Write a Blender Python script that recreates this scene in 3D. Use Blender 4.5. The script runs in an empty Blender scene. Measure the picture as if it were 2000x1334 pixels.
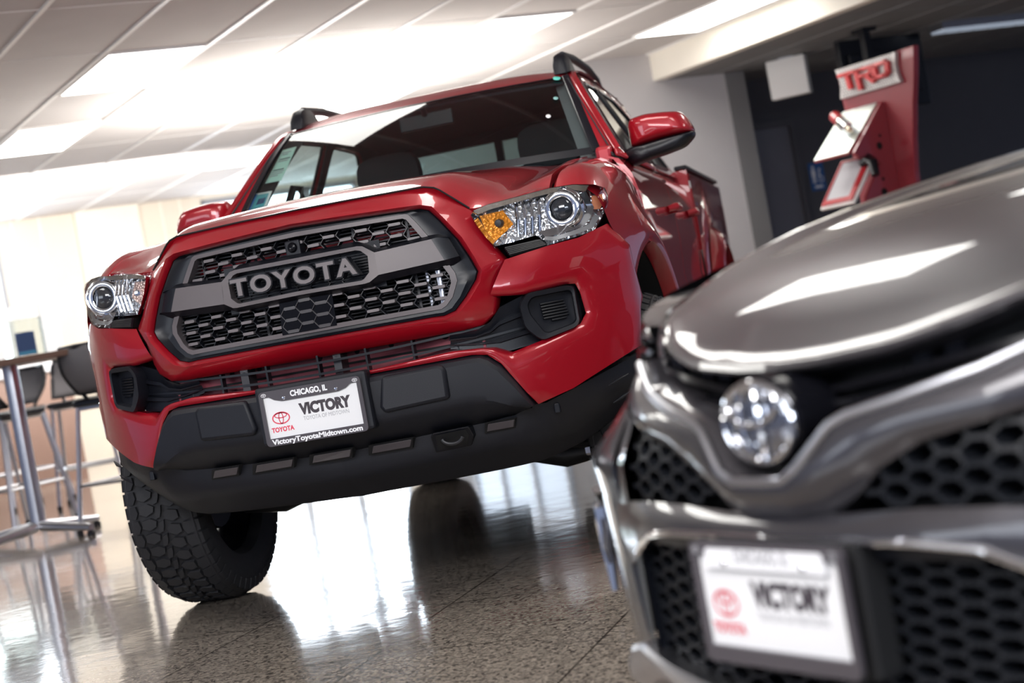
import bpy, bmesh, math, random
import numpy as np
from mathutils import Vector, Matrix
random.seed(7)
SC = bpy.context.scene
COL = SC.collection

# ------------------------------------------------------------------ camera
CAM_POS = np.array([1.75394, -4.87999, 0.81619])
CAM_YAW, CAM_PITCH, CAM_ROLL, FPX = -0.228731, -0.016129, -0.179241, 3411.2
def cam_axes():
    cy, sy, cp, sp = math.cos(CAM_YAW), math.sin(CAM_YAW), math.cos(CAM_PITCH), math.sin(CAM_PITCH)
    f = np.array([sy*cp, cy*cp, sp]); r = np.array([cy, -sy, 0.0]); u = np.cross(r, f)
    c, s = math.cos(CAM_ROLL), math.sin(CAM_ROLL)
    return c*r+s*u, -s*r+c*u, f
AR, AU, AF = cam_axes()
cd = bpy.data.cameras.new('camera'); cam = bpy.data.objects.new('camera', cd); COL.objects.link(cam)
cam.matrix_world = Matrix(((AR[0], AU[0], -AF[0], CAM_POS[0]), (AR[1], AU[1], -AF[1], CAM_POS[1]),
                           (AR[2], AU[2], -AF[2], CAM_POS[2]), (0, 0, 0, 1)))
cd.sensor_fit = 'HORIZONTAL'; cd.sensor_width = 36.0; cd.lens = FPX/2000*36.0
cd.clip_start = 0.05; cd.clip_end = 200
cd.dof.use_dof = True; cd.dof.focus_distance = 5.2; cd.dof.aperture_fstop = 3.0
SC.camera = cam

# ------------------------------------------------------------------ world, exposure, lights
w = bpy.data.worlds.new('world'); SC.world = w; w.use_nodes = True
wn = w.node_tree.nodes; wn['Background'].inputs[0].default_value = (0.56, 0.66, 0.98, 1)
wn['Background'].inputs[1].default_value = 0.40
SC.view_settings.view_transform = 'Standard'; SC.view_settings.look = 'None'
SC.view_settings.exposure = 0.0; SC.view_settings.gamma = 1.0
SC.view_settings.use_curve_mapping = False

# showroom axes: a runs away from the camera to the left, b to the right, turned against the truck
TH = math.radians(-40.58)
EA = np.array([math.sin(TH), math.cos(TH), 0.0]); EB = np.array([EA[1], -EA[0], 0.0])
def RB(a, b, z): return a*EA + b*EB + np.array([0, 0, z])
CEIL = 2.744

def area(name, pos, target, size, power, color, size_y=None):
    l = bpy.data.lights.new(name, 'AREA'); l.energy = power; l.color = color
    l.shape = 'RECTANGLE'; l.size = size; l.size_y = size_y or size
    o = bpy.data.objects.new(name, l); COL.objects.link(o); o.location = Vector(pos)
    d = Vector(target)-Vector(pos); o.rotation_euler = d.to_track_quat('-Z', 'Y').to_euler()
    return o
# two fill lamps added behind the truck, then the tall windows on the camera's side
area('ceiling_fill_lamp', RB(7.0, 3.1, 1.95), RB(7.0, 3.1, 3.0), 1.7, 185, (1.0, 0.95, 0.88), 1.4)  # added uplight, hidden behind the cab, for a flare-like bright patch on the ceiling
area('wall_fill_lamp', RB(10.2, 2.2, 1.9), RB(14.1, 2.4, 1.7), 2.0, 170, (1.0, 0.95, 0.89), 1.4)  # added lamp with no source of its own, brightens the back wall
area('window_daylight', (-4.5, -5.5, 2.2), (0.0, 0.3, 0.8), 3.6, 100, (0.86, 0.92, 1.0), 2.2)
area('front_key_lamp', (0.4, -3.9, 2.62), (0.1, 0.0, 0.5), 2.6, 190, (1.0, 0.98, 0.98), 1.6)  # added key lamp under the ceiling, shades the truck front from above
area('window_daylight_front', (4.4, -7.6, 2.3), (0.4, -0.3, 0.8), 3.6, 190, (0.84, 0.91, 1.0), 1.6)

# ------------------------------------------------------------------ materials
def mat(name, col, rough=0.5, metal=0.0, coat=0.0, coat_rough=0.03, bump=0.0, bscale=300.0, var=0.0, vscale=6.0, spec=0.5, emit=None, estr=0.0):
    m = bpy.data.materials.new(name); m.use_nodes = True
    nt = m.node_tree; b = nt.nodes['Principled BSDF']
    b.inputs['Base Color'].default_value = (*col, 1); b.inputs['Roughness'].default_value = rough
    b.inputs['Metallic'].default_value = metal; b.inputs['Coat Weight'].default_value = coat
    b.inputs['Coat Roughness'].default_value = coat_rough; b.inputs['Specular IOR Level'].default_value = spec
    if emit: b.inputs['Emission Color'].default_value = (*emit, 1); b.inputs['Emission Strength'].default_value = estr
    tc = nt.nodes.new('ShaderNodeTexCoord')
    if var > 0:
        n = nt.nodes.new('ShaderNodeTexNoise'); n.inputs['Scale'].default_value = vscale; n.inputs['Detail'].default_value = 4
        mx = nt.nodes.new('ShaderNodeMix'); mx.data_type = 'RGBA'
        mx.inputs[6].default_value = (*[c*(1-var) for c in col], 1); mx.inputs[7].default_value = (*[min(1, c*(1+var)) for c in col], 1)
        nt.links.new(tc.outputs['Object'], n.inputs['Vector']); nt.links.new(n.outputs['Fac'], mx.inputs[0])
        nt.links.new(mx.outputs[2], b.inputs['Base Color'])
    if bump > 0:
        n = nt.nodes.new('ShaderNodeTexNoise'); n.inputs['Scale'].default_value = bscale; n.inputs['Detail'].default_value = 2
        bp = nt.nodes.new('ShaderNodeBump'); bp.inputs['Strength'].default_value = bump; bp.inputs['Distance'].default_value = 0.002
        nt.links.new(tc.outputs['Object'], n.inputs['Vector']); nt.links.new(n.outputs['Fac'], bp.inputs['Height'])
        nt.links.new(bp.outputs['Normal'], b.inputs['Normal'])
    return m
def glass(name, tint, refl=1.0, rough=0.0, ior=1.5):
    m = bpy.data.materials.new(name); m.use_nodes = True; nt = m.node_tree
    for n in list(nt.nodes):
        if n.type != 'OUTPUT_MATERIAL': nt.nodes.remove(n)
    out = [n for n in nt.nodes if n.type == 'OUTPUT_MATERIAL'][0]
    t = nt.nodes.new('ShaderNodeBsdfTransparent'); t.inputs[0].default_value = (*tint, 1)
    g = nt.nodes.new('ShaderNodeBsdfGlossy'); g.inputs['Roughness'].default_value = rough
    f = nt.nodes.new('ShaderNodeFresnel'); ge = nt.nodes.new('ShaderNodeNewGeometry')
    io = nt.nodes.new('ShaderNodeMapRange'); io.inputs['To Min'].default_value = ior; io.inputs['To Max'].default_value = 1/ior
    nt.links.new(ge.outputs['Backfacing'], io.inputs['Value']); nt.links.new(io.outputs[0], f.inputs[0])
    mu = nt.nodes.new('ShaderNodeMath'); mu.operation = 'MULTIPLY'; mu.inputs[1].default_value = refl
    mx = nt.nodes.new('ShaderNodeMixShader')
    nt.links.new(f.outputs[0], mu.inputs[0]); nt.links.new(mu.outputs[0], mx.inputs[0])
    nt.links.new(t.outputs[0], mx.inputs[1]); nt.links.new(g.outputs[0], mx.inputs[2]); nt.links.new(mx.outputs[0], out.inputs[0])
    return m
M = {}
M['red'] = mat('red_pearl_paint', (0.36, 0.003, 0.013), 0.33, 0.2, 1.0, 0.02, var=0.04, vscale=90)
M['grey_paint'] = mat('bronze_grey_metallic_paint', (0.052, 0.049, 0.056), 0.32, 0.55, 1.0, 0.02, var=0.05, vscale=120)
M['black'] = mat('black_textured_plastic', (0.007, 0.008, 0.013), 0.48, spec=0.4, bump=0.25, bscale=900, var=0.1)
M['black_smooth'] = mat('black_satin_plastic', (0.006, 0.007, 0.011), 0.34, spec=0.4, var=0.1)
M['black_gloss'] = mat('black_gloss_plastic', (0.005, 0.005, 0.007), 0.16, spec=0.15, var=0.1)
M['void'] = mat('dark_cavity', (0.004, 0.004, 0.005), 0.8, var=0.2)
M['gunmetal'] = mat('warm_grey_grille_plastic', (0.125, 0.108, 0.112), 0.42, 0.1, bump=0.08, bscale=700, var=0.04)
M['pill'] = mat('grille_pill_grey', (0.17, 0.15, 0.155), 0.45, var=0.04)
M['chrome'] = mat('bright_chrome', (0.86, 0.87, 0.90), 0.07, 1.0, var=0.03)
M['satin'] = mat('satin_silver', (0.55, 0.56, 0.60), 0.28, 1.0, var=0.05)
M['amber'] = mat('amber_reflector', (0.95, 0.32, 0.03), 0.25, 0.2, coat=0.6, bump=0.6, bscale=90, var=0.3, vscale=80)
M['rubber'] = mat('tyre_rubber', (0.017, 0.017, 0.020), 0.62, bump=0.3, bscale=500, var=0.25, vscale=30)
M['white'] = mat('white_plate', (0.85, 0.85, 0.86), 0.35, var=0.02)
M['ink_red'] = mat('red_print', (0.75, 0.05, 0.10), 0.5, var=0.03)
M['ink_black'] = mat('charcoal_print', (0.05, 0.04, 0.05), 0.5, var=0.03)
M['ink_grey'] = mat('grey_print', (0.42, 0.42, 0.44), 0.5, var=0.03)
M['ink_white'] = mat('white_print', (0.9, 0.9, 0.92), 0.4, var=0.02)
M['frame'] = mat('charcoal_frame_plastic', (0.075, 0.066, 0.074), 0.3, coat=0.3, var=0.05)
M['windshield'] = glass('windshield_glass', (0.66, 0.74, 0.73), 1.0)
M['clear'] = glass('clear_lens', (0.96, 0.97, 0.98), 1.0)
M['side_glass'] = glass('side_window_glass', (0.68, 0.76, 0.73), 1.0)
M['interior'] = mat('charcoal_interior', (0.028, 0.030, 0.034), 0.8, var=0.2, bump=0.1)
M['headliner'] = mat('grey_headliner', (0.16, 0.16, 0.17), 0.9, var=0.05)
M['roof_lining'] = mat('slate_roof_lining', (0.030, 0.042, 0.055), 0.9, var=0.05)
M['metal_dark'] = mat('dark_cast_metal', (0.03, 0.03, 0.033), 0.45, 0.6, var=0.2)
M['alu'] = mat('radiator_aluminium', (0.06, 0.06, 0.065), 0.45, 0.6, var=0.15)
M['pink_beam'] = mat('painted_crash_beam', (0.20, 0.035, 0.05), 0.45, 0.2, var=0.08)
M['sticker_mint'] = mat('mint_paper', (0.55, 0.80, 0.70), 0.6, var=0.03)
M['sticker_teal'] = mat('teal_print', (0.10, 0.42, 0.48), 0.6, var=0.15, vscale=20)
M['sticker_navy'] = mat('navy_print', (0.03, 0.07, 0.18), 0.6, var=0.05)
M['turq'] = mat('turquoise_dot', (0.15, 0.75, 0.62), 0.5, var=0.03)

# ------------------------------------------------------------------ mesh helpers
def V3(p): return (float(p[0]), float(p[1]), float(p[2]))
def tag(o, label=None, cat=None, group=None, kind=None):
    if label: o['label'] = label
    if cat: o['category'] = cat
    if group: o['group'] = group
    if kind: o['kind'] = kind
    return o
def thing(name, label, cat, loc=(0, 0, 0), rz=0.0, group=None):
    o = bpy.data.objects.new(name, None); COL.objects.link(o); o.empty_display_size = 0.1
    o.location = V3(loc); o.rotation_euler = (0, 0, rz)
    return tag(o, label, cat, group)
class MB:
    """collects faces of one part"""
    def __init__(s): s.v = []; s.f = []; s.mi = []
    def add(s, verts, faces, mi=0):
        o = len(s.v); s.v += [V3(p) for p in verts]
        for f in faces: s.f.append(tuple(i+o for i in f)); s.mi.append(mi)
        return s
    def loft(s, rows, closed=False, mi=0, flip=False, caps=False):
        n = len(rows[0]); vs = [p for r in rows for p in r]; fs = []
        for i in range(len(rows)-1):
            for j in range(n if closed else n-1):
                k = (j+1) % n
                q = (i*n+j, i*n+k, (i+1)*n+k, (i+1)*n+j)
                fs.append(q[::-1] if flip else q)
        if caps:
            fs.append(tuple(range(n))[::-1]); fs.append(tuple((len(rows)-1)*n+j for j in range(n)))
        return s.add(vs, fs, mi)
    def box(s, lo, hi, mi=0, mtx=None):
        x0, y0, z0 = lo; x1, y1, z1 = hi
        vs = [(x0, y0, z0), (x1, y0, z0), (x1, y1, z0), (x0, y1, z0), (x0, y0, z1), (x1, y0, z1), (x1, y1, z1), (x0, y1, z1)]
        if mtx is not None: vs = [mtx @ Vector(p) for p in vs]
        return s.add(vs, [(3, 2, 1, 0), (4, 5, 6, 7), (0, 1, 5, 4), (1, 2, 6, 5), (2, 3, 7, 6), (3, 0, 4, 7)], mi)
    def tube(s, pts, r, n=10, mi=0, caps=True):
        pts = [Vector(V3(p)) for p in pts]; rows = []
        rr = r if isinstance(r, (list, tuple)) else [r]*len(pts)
        for i, p in enumerate(pts):
            d = (pts[min(i+1, len(pts)-1)]-pts[max(i-1, 0)]).normalized()
            up = Vector((0, 0, 1)) if abs(d.z) < 0.95 else Vector((1, 0, 0))
            a = d.cross(up).normalized(); b = a.cross(d)
            rows.append([p+a*math.cos(2*math.pi*k/n)*rr[i]+b*math.sin(2*math.pi*k/n)*rr[i] for k in range(n)])
        return s.loft(rows, True, mi, caps=caps)
    def lathe(s, prof, axis='x', c=(0, 0, 0), n=48, mi=0, sx=1.0, sz=1.0):
        rows = []
        for h, r in prof:
            row = []
            for k in range(n):
                t = 2*math.pi*k/n; p, q = r*math.cos(t)*sx, r*math.sin(t)*sz
                row.append((c[0]+h, c[1]+p, c[2]+q) if axis == 'x' else (c[0]+p, c[1]+h, c[2]+q) if axis == 'y' else (c[0]+p, c[1]+q, c[2]+h))
            rows.append(row)
        return s.loft(rows, True, mi)
    def prism(s, poly, fn0, fn1, mi=0):
        """poly: 2-D list; fn0/fn1 map (u, v) to the two faces"""
        n = len(poly); a = [fn0(*q) for q in poly]; b = [fn1(*q) for q in poly]
        s.add(a+b, [tuple(range(n)), tuple(range(2*n-1, n-1, -1))]+[(i, i+n, (i+1) % n+n, (i+1) % n) for i in range(n)], mi)
        return s
    def mirrored(s):
        n = len(s.v); s.v += [(-x, y, z) for x, y, z in s.v]
        s.f += [tuple(i+n for i in f)[::-1] for f in s.f]; s.mi += list(s.mi); return s
    def flipx(s):
        s.v = [(-x, y, z) for x, y, z in s.v]; s.f = [f[::-1] for f in s.f]; return s
    def build(s, name, mats, parent=None, smooth=True, angle=35, weld=0.0004, bevel=0.0, solid=0.0, subsurf=0, recalc=True, off=-1):
        me = bpy.data.meshes.new(name); me.from_pydata(s.v, [], s.f)
        for m in (mats if isinstance(mats, (list, tuple)) else [mats]): me.materials.append(m)
        for p, i in zip(me.polygons, s.mi): p.material_index = i
        bm = bmesh.new(); bm.from_mesh(me)
        if weld: bmesh.ops.remove_doubles(bm, verts=bm.verts, dist=weld)
        if recalc: bmesh.ops.recalc_face_normals(bm, faces=bm.faces)
        bm.to_mesh(me); bm.free()
        if smooth:
            me.polygons.foreach_set('use_smooth', [True]*len(me.polygons))
            me.set_sharp_from_angle(angle=math.radians(angle))
        o = bpy.data.objects.new(name, me); COL.objects.link(o)
        if parent: o.parent = parent
        if subsurf:
            md = o.modifiers.new('sub', 'SUBSURF'); md.levels = subsurf; md.render_levels = subsurf
        if solid:
            md = o.modifiers.new('sol', 'SOLIDIFY'); md.thickness = solid; md.offset = off
        if bevel:
            md = o.modifiers.new('bev', 'BEVEL'); md.width = bevel; md.segments = 2; md.limit_method = 'ANGLE'; md.angle_limit = math.radians(40)
        return o
def build_pair(k, name, *a, **kw):
    k2 = MB(); k2.v, k2.f, k2.mi = list(k.v), list(k.f), list(k.mi); k2.flipx()
    return k.build(name, *a, **kw), k2.build(name, *a, **kw)
def resamp(pts, n, smooth=False):
    """n points along a polyline, by arc length"""
    P = np.array([V3(p) for p in pts]) if len(pts[0]) == 3 else np.array(pts, float)
    if smooth and len(P) > 2:
        out = []
        for i in range(len(P)-1):
            p0 = P[max(i-1, 0)]; p1 = P[i]; p2 = P[i+1]; p3 = P[min(i+2, len(P)-1)]
            for t in np.linspace(0, 1, 12, endpoint=False):
                out.append(0.5*(2*p1+(p2-p0)*t+(2*p0-5*p1+4*p2-p3)*t*t+(3*p1-p0-3*p2+p3)*t**3))
        out.append(P[-1]); P = np.array(out)
    d = np.r_[0, np.cumsum(np.linalg.norm(np.diff(P, axis=0), axis=1))]
    t = np.linspace(0, d[-1], n)
    return np.stack([np.interp(t, d, P[:, k]) for k in range(P.shape[1])], 1)
def keyed(pts, counts, smooth=False):
    """resample each span of a key polyline with its own count so that rows correspond"""
    out = []
    for i, c in enumerate(counts):
        a, b = np.array(pts[i], float), np.array(pts[i+1], float)
        for k in range(c): out.append(a+(b-a)*k/c)
    out.append(np.array(pts[-1], float)); return out
def rounded(poly, r, n=4):
    """round the corners of a closed 2-D polygon"""
    P = [np.array(p, float) for p in poly]; out = []
    for i, p in enumerate(P):
        a, b = P[i-1]-p, P[(i+1) % len(P)]-p; la, lb = np.linalg.norm(a), np.linalg.norm(b)
        q = min(r, la*0.45, lb*0.45); s, e = p+a/la*q, p+b/lb*q
        for k in range(n+1):
            t = k/n; out.append((1-t)**2*s+2*t*(1-t)*p+t*t*e)
    return out
def ray(px, py): return (px-1000)/FPX*AR-(py-667)/FPX*AU+AF
def on_plane(px, py, axis, v):
    d = ray(px, py); return CAM_POS+d*((v-CAM_POS[axis])/d[axis])
def on_ab(px, py, which, v):
    n = EA if which == 'a' else EB; d = ray(px, py)
    return CAM_POS+d*((v-CAM_POS@n)/(d@n))
def text_mesh(mb, body, fn, size, bold=0.0, depth=0.0, mi=0, width=None, align='CENTER', spacing=1.0):
    """adds lettering: fn(u, v, d) maps text plane + depth to space; letters come out d thick"""
    c = bpy.data.curves.new('t', 'FONT'); c.body = body; c.size = size; c.align_x = align; c.align_y = 'CENTER'
    c.offset = bold; c.space_character = spacing; c.extrude = 0.0; c.resolution_u = 4
    o = bpy.data.objects.new('t', c); COL.objects.link(o)
    dg = bpy.context.evaluated_depsgraph_get(); me = bpy.data.meshes.new_from_object(o.evaluated_get(dg))
    vs = [(v.co.x, v.co.y) for v in me.vertices]; fs = [tuple(p.vertices) for p in me.polygons]
    if width:
        xs = [v[0] for v in vs]; k = width/(max(xs)-min(xs)); x0 = (max(xs)+min(xs))/2
        vs = [((x-x0)*k, y) for x, y in vs]
    bpy.data.objects.remove(o); bpy.data.curves.remove(c)
    bm = bmesh.new(); bv = [bm.verts.new((x, y, 0)) for x, y in vs]
    for f in fs:
        try: bm.faces.new([bv[i] for i in f])
        except ValueError: pass
    bmesh.ops.remove_doubles(bm, verts=bm.verts, dist=size*0.0005)
    bm.normal_update()
    edges = [e for e in bm.edges if len(e.link_faces) == 1]
    bm.verts.index_update()
    fl = [tuple(v.index for v in (f.verts if f.normal.z > 0 else reversed(f.verts))) for f in bm.faces]
    pos = [(v.co.x, v.co.y) for v in bm.verts]
    front = [fn(x, y, depth) for x, y in pos]
    mb.add(front, fl, mi)
    if depth:
        back = [fn(x, y, 0) for x, y in pos]; n = len(pos)
        mb.add(front+back, [(e.verts[0].index, e.verts[1].index, e.verts[1].index+n, e.verts[0].index+n) for e in edges], mi)
    bm.free(); bpy.data.meshes.remove(me)
# ------------------------------------------------------------------ the showroom
def tex(nt, kind, **kw):
    n = nt.nodes.new(kind)
    for k, v in kw.items(): n.inputs[k].default_value = v
    return n
def floor_mat():
    m = bpy.data.materials.new('polished_terrazzo'); m.use_nodes = True; nt = m.node_tree; b = nt.nodes['Principled BSDF']
    tc = nt.nodes.new('ShaderNodeTexCoord'); mp = nt.nodes.new('ShaderNodeMapping'); mp.inputs['Rotation'].default_value = (0, 0, math.radians(3.2)); mp.inputs['Location'].default_value = (-0.27, 0.57, 0)
    nt.links.new(tc.outputs['Object'], mp.inputs['Vector'])
    v = tex(nt, 'ShaderNodeTexVoronoi', Scale=140.0); nt.links.new(mp.outputs[0], v.inputs['Vector'])
    cr = nt.nodes.new('ShaderNodeValToRGB'); e = cr.color_ramp.elements
    e[0].position = 0.0; e[0].color = (0.06, 0.052, 0.046, 1); e[1].position = 1.0; e[1].color = (0.52, 0.45, 0.38, 1)
    for p_, c in ((0.22, (0.09, 0.075, 0.066, 1)), (0.30, (0.31, 0.265, 0.225, 1)), (0.62, (0.36, 0.31, 0.26, 1))):
        k = e.new(p_); k.color = c
    sp = nt.nodes.new('ShaderNodeSeparateColor'); nt.links.new(v.outputs['Color'], sp.inputs[0]); nt.links.new(sp.outputs[0], cr.inputs[0])
    br = nt.nodes.new('ShaderNodeTexBrick'); br.offset = 0.0
    for k, val in (('Scale', 1.0), ('Mortar Size', 0.004), ('Mortar Smooth', 0.3), ('Brick Width', 0.65), ('Row Height', 0.67)): br.inputs[k].default_value = val
    br.inputs['Color1'].default_value = (1, 1, 1, 1); br.inputs['Color2'].default_value = (0.82, 0.82, 0.82, 1); br.inputs['Mortar'].default_value = (0.25, 0.24, 0.23, 1)
    nt.links.new(mp.outputs[0], br.inputs['Vector'])
    n2 = tex(nt, 'ShaderNodeTexNoise', Scale=1.3, Detail=5.0); nt.links.new(mp.outputs[0], n2.inputs['Vector'])
    mx = nt.nodes.new('ShaderNodeMix'); mx.data_type = 'RGBA'; mx.blend_type = 'MULTIPLY'; mx.inputs[0].default_value = 1.0
    nt.links.new(cr.outputs[0], mx.inputs[6]); nt.links.new(br.outputs[0], mx.inputs[7]); nt.links.new(mx.outputs[2], b.inputs['Base Color'])
    mr = nt.nodes.new('ShaderNodeMapRange'); mr.inputs['To Min'].default_value = 0.05; mr.inputs['To Max'].default_value = 0.17
    nt.links.new(n2.outputs['Fac'], mr.inputs['Value']); nt.links.new(mr.outputs[0], b.inputs['Roughness'])
    b.inputs['Coat Weight'].default_value = 0.5; b.inputs['Coat Roughness'].default_value = 0.05; b.inputs['Coat IOR'].default_value = 1.55
    b.inputs['Specular IOR Level'].default_value = 0.7
    bp = nt.nodes.new('ShaderNodeBump'); bp.inputs['Strength'].default_value = 0.10; bp.inputs['Distance'].default_value = 0.01
    n3 = tex(nt, 'ShaderNodeTexNoise', Scale=7.0, Detail=3.0); nt.links.new(mp.outputs[0], n3.inputs['Vector'])
    nt.links.new(n3.outputs['Fac'], bp.inputs['Height']); nt.links.new(bp.outputs['Normal'], b.inputs['Normal']); nt.links.new(bp.outputs['Normal'], b.inputs['Coat Normal'])
    return m
M['tile'] = mat('ceiling_tile_fibre', (0.57, 0.54, 0.535), 0.9, bump=0.3, bscale=60, var=0.06, vscale=3)
M['tbar'] = mat('white_ceiling_bar', (0.86, 0.85, 0.84), 0.45, var=0.02)
M['beige'] = mat('cream_wall_paint', (0.78, 0.71, 0.61), 0.85, var=0.03)
M['cream'] = mat('pale_cream_panel', (0.86, 0.81, 0.72), 0.85, var=0.03)
M['lightgrey'] = mat('light_grey_wall_paint', (0.60, 0.58, 0.59), 0.85, var=0.03)
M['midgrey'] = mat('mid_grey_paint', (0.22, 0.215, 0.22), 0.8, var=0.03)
M['slate'] = mat('slate_wall_paint', (0.085, 0.085, 0.10), 0.8, var=0.06)
M['door'] = mat('grey_door_paint', (0.15, 0.15, 0.18), 0.5, var=0.05)
M['lamp'] = mat('lit_diffuser', (0.9, 0.9, 0.9), 0.6, emit=(1.0, 0.98, 0.93), estr=9.0)
M['glow'] = mat('bright_daylight', (0.9, 0.9, 0.9), 0.6, emit=(0.78, 0.89, 1.0), estr=10.0)
M['winframe'] = mat('window_bar_grey', (0.30, 0.31, 0.34), 0.4, var=0.05)

def struct(name, mb, m, **kw):
    kw.setdefault('smooth', False)
    return tag(mb.build(name, m, **kw), kind='structure')
def slab(mb, a0, a1, b0, b1, z0, z1, mi=0):
    P = [RB(a, b, z) for z in (z0, z1) for a, b in ((a0, b0), (a1, b0), (a1, b1), (a0, b1))]
    return mb.add(P, [(3, 2, 1, 0), (4, 5, 6, 7), (0, 1, 5, 4), (1, 2, 6, 5), (2, 3, 7, 6), (3, 0, 4, 7)], mi)

f = MB(); f.box((-16, -14, -0.2), (14, 20, 0.0)); struct('floor', f, floor_mat())
c = MB(); slab(c, -9, 14.6, -9, 13.5, CEIL, CEIL+0.15); struct('ceiling', c, M['tile'])
AS, BS = 1.28, 0.65                          # ceiling module along a and b
A0, B0 = 5.21, 1.08
g = MB()
for i in range(-11, 20):
    b = B0+i*BS
    if -9 < b < 13: slab(g, -8.5, 14.1, b-0.014, b+0.014, CEIL-0.010, CEIL+0.001)
for i in range(-11, 8):
    a = A0+i*AS
    if a < 14.1: slab(g, a-0.004, a+0.004, -8.5, 13.3, CEIL-0.003, CEIL+0.001)
struct('trim_1', g, M['tbar'])
LIGHTS = [(0, 0, 'lit ceiling panel left of the smoke detector, topmost panel at upper left'),
          (2, 0, 'lit ceiling panel farther back at upper left, second down the left edge'),
          (4, 0, 'lit ceiling panel cut by the left picture edge, lowest at left'),
          (0, 4, 'lit ceiling panel above the red pickup roof, beside the right roof rail'),
          (2, 4, 'lit ceiling panel showing just above the pickup roof behind its left roof rail'),
          (0, 7, 'lit ceiling panel running against the white bulkhead at upper right')]
LIGHTS += [(i, j, None) for i, j in ((4, 4), (-2, 0), (-4, 0), (-4, 4), (-6, 0), (-6, 4), (-2, -4), (0, -4), (2, -4), (-4, -4))]
for i, j, lab in LIGHTS:
    a, b = A0+i*AS, B0+j*BS
    if j == 7: b -= 0.10
    if (i, j) == (-2, 0): a -= 0.43; b -= 0.19
    if (i, j) == (-4, 0): a -= 0.70; b -= 0.32
    o = thing('ceiling_light', lab or 'lit white ceiling panel outside the view', 'ceiling light', RB(a+AS/2, b+BS/2, CEIL-0.012), -TH, 'recessed ceiling panels')
    x, y = BS/2-0.016, AS/2-0.012
    m_ = MB(); m_.box((-x+0.012, -y+0.012, -0.002), (x-0.012, y-0.012, 0.006)); m_.build('diffuser', M['lamp'], o, smooth=False)
    fr = MB()
    for lo, hi in (((-x, -y, -0.004), (x, -y+0.014, 0.010)), ((-x, y-0.014, -0.004), (x, y, 0.010)), ((-x, -y+0.014, -0.004), (-x+0.014, y-0.014, 0.010)), ((x-0.014, -y+0.014, -0.004), (x, y-0.014, 0.010))):
        fr.box(lo, hi)
    fr.build('frame', M['tbar'], o, smooth=False)

# ceiling bulkhead / lowered ceiling on the right, walls
SOF = 2.514
k = MB(); slab(k, -6, 7.44, 6.30, 6.42, SOF, CEIL+0.01); struct('trim_2', k, M['cream'])
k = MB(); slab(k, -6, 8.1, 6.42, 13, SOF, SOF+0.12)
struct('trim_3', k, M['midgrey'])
k = MB()
for i in range(16): slab(k, -6, 7.44, 6.9+0.61*i-0.006, 6.9+0.61*i+0.006, SOF-0.004, SOF)
for i in range(10): slab(k, -4.6+1.22*i, -4.588+1.22*i, 6.45, 13, SOF-0.003, SOF)
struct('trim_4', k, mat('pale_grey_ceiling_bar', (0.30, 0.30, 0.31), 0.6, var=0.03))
k = MB(); slab(k, 7.44, 7.62, 5.55, 7.02, 0, CEIL); struct('wall_right', k, M['lightgrey'])
k = MB(); slab(k, 7.43, 8.1, 7.02, 7.22, 0, SOF); struct('trim_5', k, M['midgrey'])
k = MB(); slab(k, 8.1, 8.25, 7.22, 13.2, 0, SOF+0.1); struct('wall_recess', k, M['slate'])
k = MB(); slab(k, 7.62, 14.3, 6.6, 6.75, 0, CEIL); struct('wall_side', k, M['midgrey'])
wd = thing('window_3', 'low dim bluish window in the side wall', 'window', RB(11.7, 6.6, 0.15), -TH+math.pi/2); wd['kind'] = 'structure'
k = MB(); k.box((-1.1, 0.01, 0), (1.1, 0.02, 1.22)); k.build('pane', mat('dim_daylight', (.3, .35, .4), .3, emit=(.62, .74, .95), estr=0.55), wd, smooth=False)
k = MB()
for x in (-1.1, -.37, .37, 1.05): k.box((x, 0.02, 0), (x+.05, 0.05, 1.22))
k.box((-1.1, 0.02, 1.17), (1.1, 0.05, 1.22)); k.build('window_frame', M['winframe'], wd, smooth=False)
# grey door in the recess
d = thing('door_1', 'grey door in the dark recess wall beside the pilaster', 'door', RB(8.1, 7.66, 0), -TH); d['kind'] = 'structure'
k = MB(); k.box((-0.42, -0.03, 0.01), (0.42, -0.005, 2.05)); k.build('door_leaf', M['door'], d, smooth=False)
k = MB(); k.box((0.42, -0.06, 0.0), (0.48, -0.0, 2.11)); k.box((-0.48, -0.06, 0.0), (-0.42, -0.0, 2.11)); k.box((-0.42, -0.06, 2.05), (0.42, -0.0, 2.11))
k.build('door_frame', M['slate'], d, smooth=False)
k = MB(); k.tube([(-0.36, -0.03, 1.0), (-0.36, -0.08, 1.0), (-0.25, -0.08, 1.0)], 0.01); k.build('door_handle', M['satin'], d)
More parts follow.
